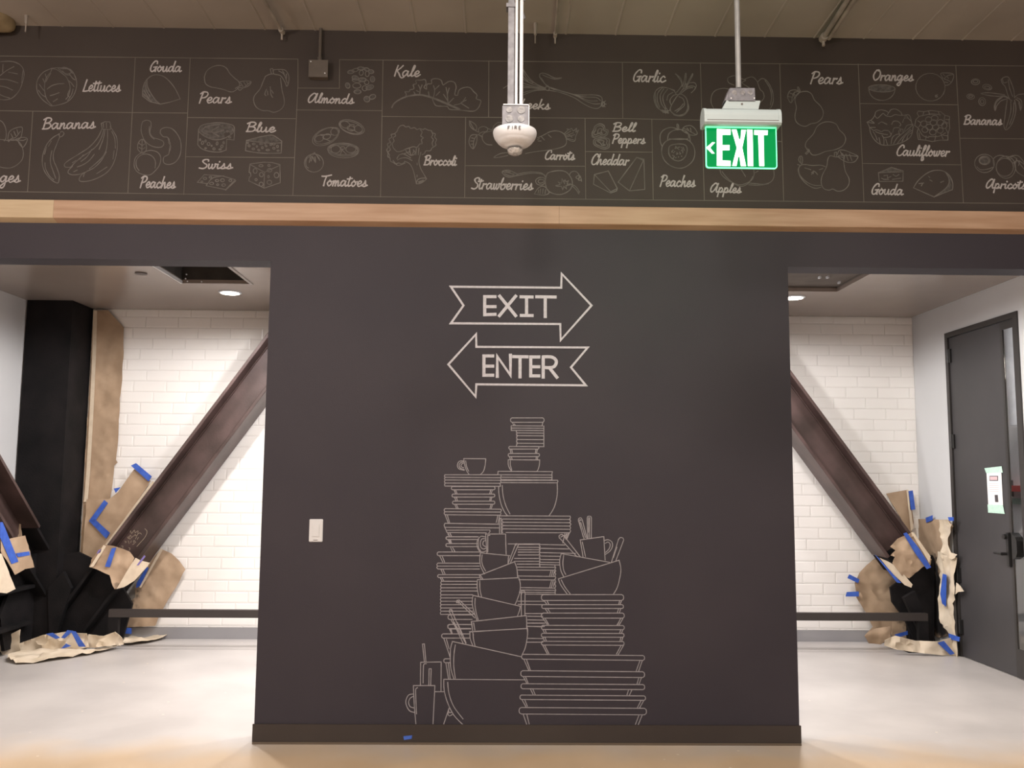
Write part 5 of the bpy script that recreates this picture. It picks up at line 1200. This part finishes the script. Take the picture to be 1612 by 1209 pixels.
paper('kraft paper with crossed blue tapes over the brace at the left edge', [(0, 848), (14, 848), (38, 843), (53, 893), (38, 896), (22, 905), (8, 880), (0, 868)], 0, -3.865, M_kl,
      [[(0, 822), (4, 822), (29, 884), (18, 888), (0, 846)], [(25, 871), (46, 868), (47, 874), (28, 877)]], amp=.008, seed=15, tval=-3.855, step=.03, side=1)
paper('pale paper flap at the very left edge', [(-6, 870), (2, 872), (23, 927), (10, 934), (-8, 932)], 0, -3.84, M_cream, amp=.006, seed=16, step=.03, side=1)
# floor papers, left
paper('large crumpled kraft sheet with blue tapes on the floor under the black column', [(34, 1031), (70, 1027), (140, 1026), (192, 1020), (150, 1030), (100, 1038), (60, 1044), (28, 1046), (10, 1041), (16, 1034)], 2, .004, M_kf,
      [], amp=.035, seed=21, freq=5, step=.035)
paper('kraft sheet standing up at the left edge of the floor pile', [(-8, 1022), (6, 1004), (34, 990), (33, 1008), (36, 1024), (46, 1036), (60, 1041), (30, 1045), (12, 1040), (4, 1026)], 1, 7.55, M_kf, amp=.02, seed=22, step=.03, curl=.02)
paper('folded kraft sheet with blue tape strips lying against the column foot', [(33, 1012), (50, 1006), (72, 998), (105, 994), (140, 996), (142, 1018), (100, 1026), (62, 1029), (33, 1030), (27, 1020)], 1, 7.66, M_kf,
      [[(72, 998), (83, 996), (95, 1004), (88, 1006)], [(106, 992), (115, 993), (102, 1005), (96, 1004)], [(111, 993), (119, 994), (135, 1018), (124, 1018)], [(104, 1013), (112, 1017), (95, 1022)]],
      amp=.045, seed=23, freq=6, tval=7.60, step=.028)
paper('rolled kraft sheet lying right of the column foot', [(140, 998), (166, 1000), (185, 993), (195, 1003), (196, 1014), (170, 1016), (140, 1020)], 1, 7.70, M_kf, amp=.035, seed=24, freq=7, step=.028)
paper('thin kraft sheet on the floor left of the tiled wall base', [(190, 1006), (206, 1005), (240, 1004), (264, 1003), (262, 1006), (232, 1013), (205, 1016), (194, 1015)], 2, .004, M_kf, amp=.035, seed=25, freq=4, step=.04)
# right joint
paper('small brown kraft sheet taped to the tiles above the right brace foot', [(1394, 777), (1428, 771), (1433, 790), (1438, 822), (1434, 840), (1424, 828), (1408, 800)], 1, 8.24, M_kr, [[(1430, 773), (1437, 772), (1441, 802), (1433, 803)], ('c', [(1427, 771), (1430, 771), (1438, 832), (1434, 836)])], amp=.012, seed=31, tval=8.205)
paper('kraft sheet taped to the corner of the white wall beside the dark door', [(1436, 817), (1460, 817), (1482, 818), (1497, 819), (1502, 828), (1497, 842), (1497, 862), (1500, 874), (1480, 872), (1464, 874), (1448, 852)], 0, 3.944, M_kr, [[(1457, 815), (1468, 811), (1468, 819), (1458, 823)]], amp=.015, seed=32, tval=3.92, side=-1)
paper('kraft sheet blackened by overspray on the white wall beside the dark door', [(1448, 872), (1466, 868), (1484, 872), (1490, 900), (1492, 950), (1494, 1000), (1478, 1004), (1458, 992), (1450, 940)], 0, 3.942, M_kr, amp=.008, seed=45)
paper('curled kraft flap against the dark door frame', [(1482, 818), (1500, 818), (1507, 826), (1500, 842), (1497, 852), (1503, 870), (1514, 873), (1506, 881), (1498, 876), (1488, 868)], 0, 3.925, M_kf, [[(1492, 814), (1501, 814), (1501, 820), (1494, 820)]], amp=.03, seed=33, tval=3.88, step=.03, curl=.02, side=-1)
paper('tall narrow kraft strip standing beside the dark door', [(1480, 868), (1498, 872), (1508, 878), (1506, 905), (1508, 925), (1505, 950), (1508, 985), (1511, 1010), (1511, 1034), (1504, 1030), (1500, 1000), (1488, 980), (1484, 955), (1485, 930), (1483, 900), (1480, 885)], 0, 3.925, M_kf,
      [[(1484, 903), (1490, 905), (1489, 955), (1483, 950), (1480, 935)], [(1493, 997), (1511, 1003), (1510, 1010), (1494, 1006)]], amp=.03, seed=34, tval=3.88, step=.03, curl=.01, side=-1)
paper('small torn paper corner sticking out by the dark door', [(1507, 917), (1513, 922), (1519, 931), (1510, 932), (1506, 936)], 0, 3.91, M_kf, amp=.01, seed=35, step=.02)
paper('pleated kraft paper wrapped round the right brace foot', [(1399, 860), (1412, 848), (1434, 838), (1438, 842), (1452, 862), (1464, 880), (1463, 889), (1452, 892), (1440, 902), (1430, 910), (1418, 906), (1403, 886), (1406, 876), (1400, 874), (1407, 866)], 1, 7.83, M_kr,
      [[(1422, 840), (1427, 838), (1446, 862), (1466, 893), (1459, 896), (1440, 870)], ('c', [(1434, 838), (1438, 838), (1465, 876), (1463, 886)])], amp=.028, seed=36, freq=7, tval=7.785, step=.028)
paper('pale paper edge along the lower flange of the right brace foot', [(1384, 878), (1398, 884), (1412, 892), (1436, 920), (1434, 925), (1424, 921), (1404, 902)], 1, 7.815, M_cream, [[(1377, 873), (1383, 878), (1419, 918), (1412, 917)]], amp=.006, seed=37, tval=7.80, step=.03)
paper('broad kraft sheet fanned over the tiles left of the right joint, with two blue tapes', [(1343, 918), (1350, 902), (1362, 889), (1378, 878), (1390, 884), (1408, 905), (1424, 922), (1428, 940), (1430, 975), (1408, 992), (1382, 1008), (1366, 1010), (1359, 1000), (1372, 986), (1360, 962), (1347, 940)], 1, 8.22, M_kr,
      [[(1337, 904), (1353, 912), (1351, 918), (1334, 910)], [(1333, 932), (1352, 931), (1352, 939), (1331, 939)]], amp=.03, seed=38, freq=4, tval=8.165)
paper('kraft sheet behind the rail with a blue tape, between rail and floor', [(1404, 978), (1440, 978), (1442, 1010), (1420, 1008), (1402, 1000)], 1, 8.10, M_kr, [[(1408, 999), (1440, 990), (1440, 996), (1412, 1004)]], amp=.015, seed=39, tval=8.06)
paper('crumpled kraft sheet on the floor under the right joint', [(1392, 1016), (1391, 1007), (1408, 1000), (1440, 1008), (1475, 1008), (1494, 1003), (1502, 1020), (1504, 1032), (1480, 1030), (1440, 1026), (1410, 1022)], 1, 7.67, M_kf,
      [[(1476, 1012), (1486, 1009), (1503, 1029), (1496, 1031)]], amp=.04, seed=40, freq=5, step=.03, tval=7.615)
paper('small curled kraft piece on the floor at the left end of the right pile', [(1358, 1000), (1372, 990), (1400, 985), (1400, 1003), (1385, 1014), (1366, 1012)], 1, 7.95, M_kr, amp=.03, seed=41, step=.03)

# ---- chalked scribble on the left brace (not legible in the photograph: loops and strokes only)
B, u, wd_, dep = BL
yw = BYF+BHALF-.0125
def scrib(nm_, s, w_=1.0):
    vs, fs = [], []
    for pts, c_ in parse(s):
        q = [un(140+x/13.43, 830+y/13.43, 1, yw) for x, y in pts]; n0 = len(vs)
        for i, p in enumerate(q):
            a = q[max(i-1, 0)]; b = q[min(i+1, len(q)-1)]; t_ = (b-a).normalized(); nn = Vector((-t_.z, 0, t_.x))*.0022*w_
            vs += [p+nn, p-nn]
        for i in range(len(q)-1): fs.append((n0+2*i, n0+2*i+1, n0+2*i+3, n0+2*i+2))
    o = obj(nm_, vs, fs, mat('pale_marker', (.30, .24, .18, 1), None, 5, .9), bpy.data.objects['diagonal_brace']); return o
scrib('chalk_scribble', '''~ 880,80 900,130 930,100 960,60 980,120 1010,90 1040,80 1030,130
~ 810,200 840,240 860,190 880,170 900,220 930,190 960,180 980,150 1000,190 1040,140 1080,120 1110,150
~ 750,290 790,310 760,330; ~ 830,280 850,350; ~ 920,370 960,340 940,300 960,280 990,330; ~ 980,250 1010,200; ~ 1020,260 1050,210; ~ 840,190 860,250 890,230; ~ 880,60 870,110; ~ 900,280 880,330 ''')
scrib('chalk_loop', '''~ 1180,30 1225,80 1215,150 1170,230 1090,320 1010,410''')
scrib('chalk_mark', '''~ 680,400 720,400 710,440; ~ 840,430 870,450 850,490''')['kind'] = 'stuff'
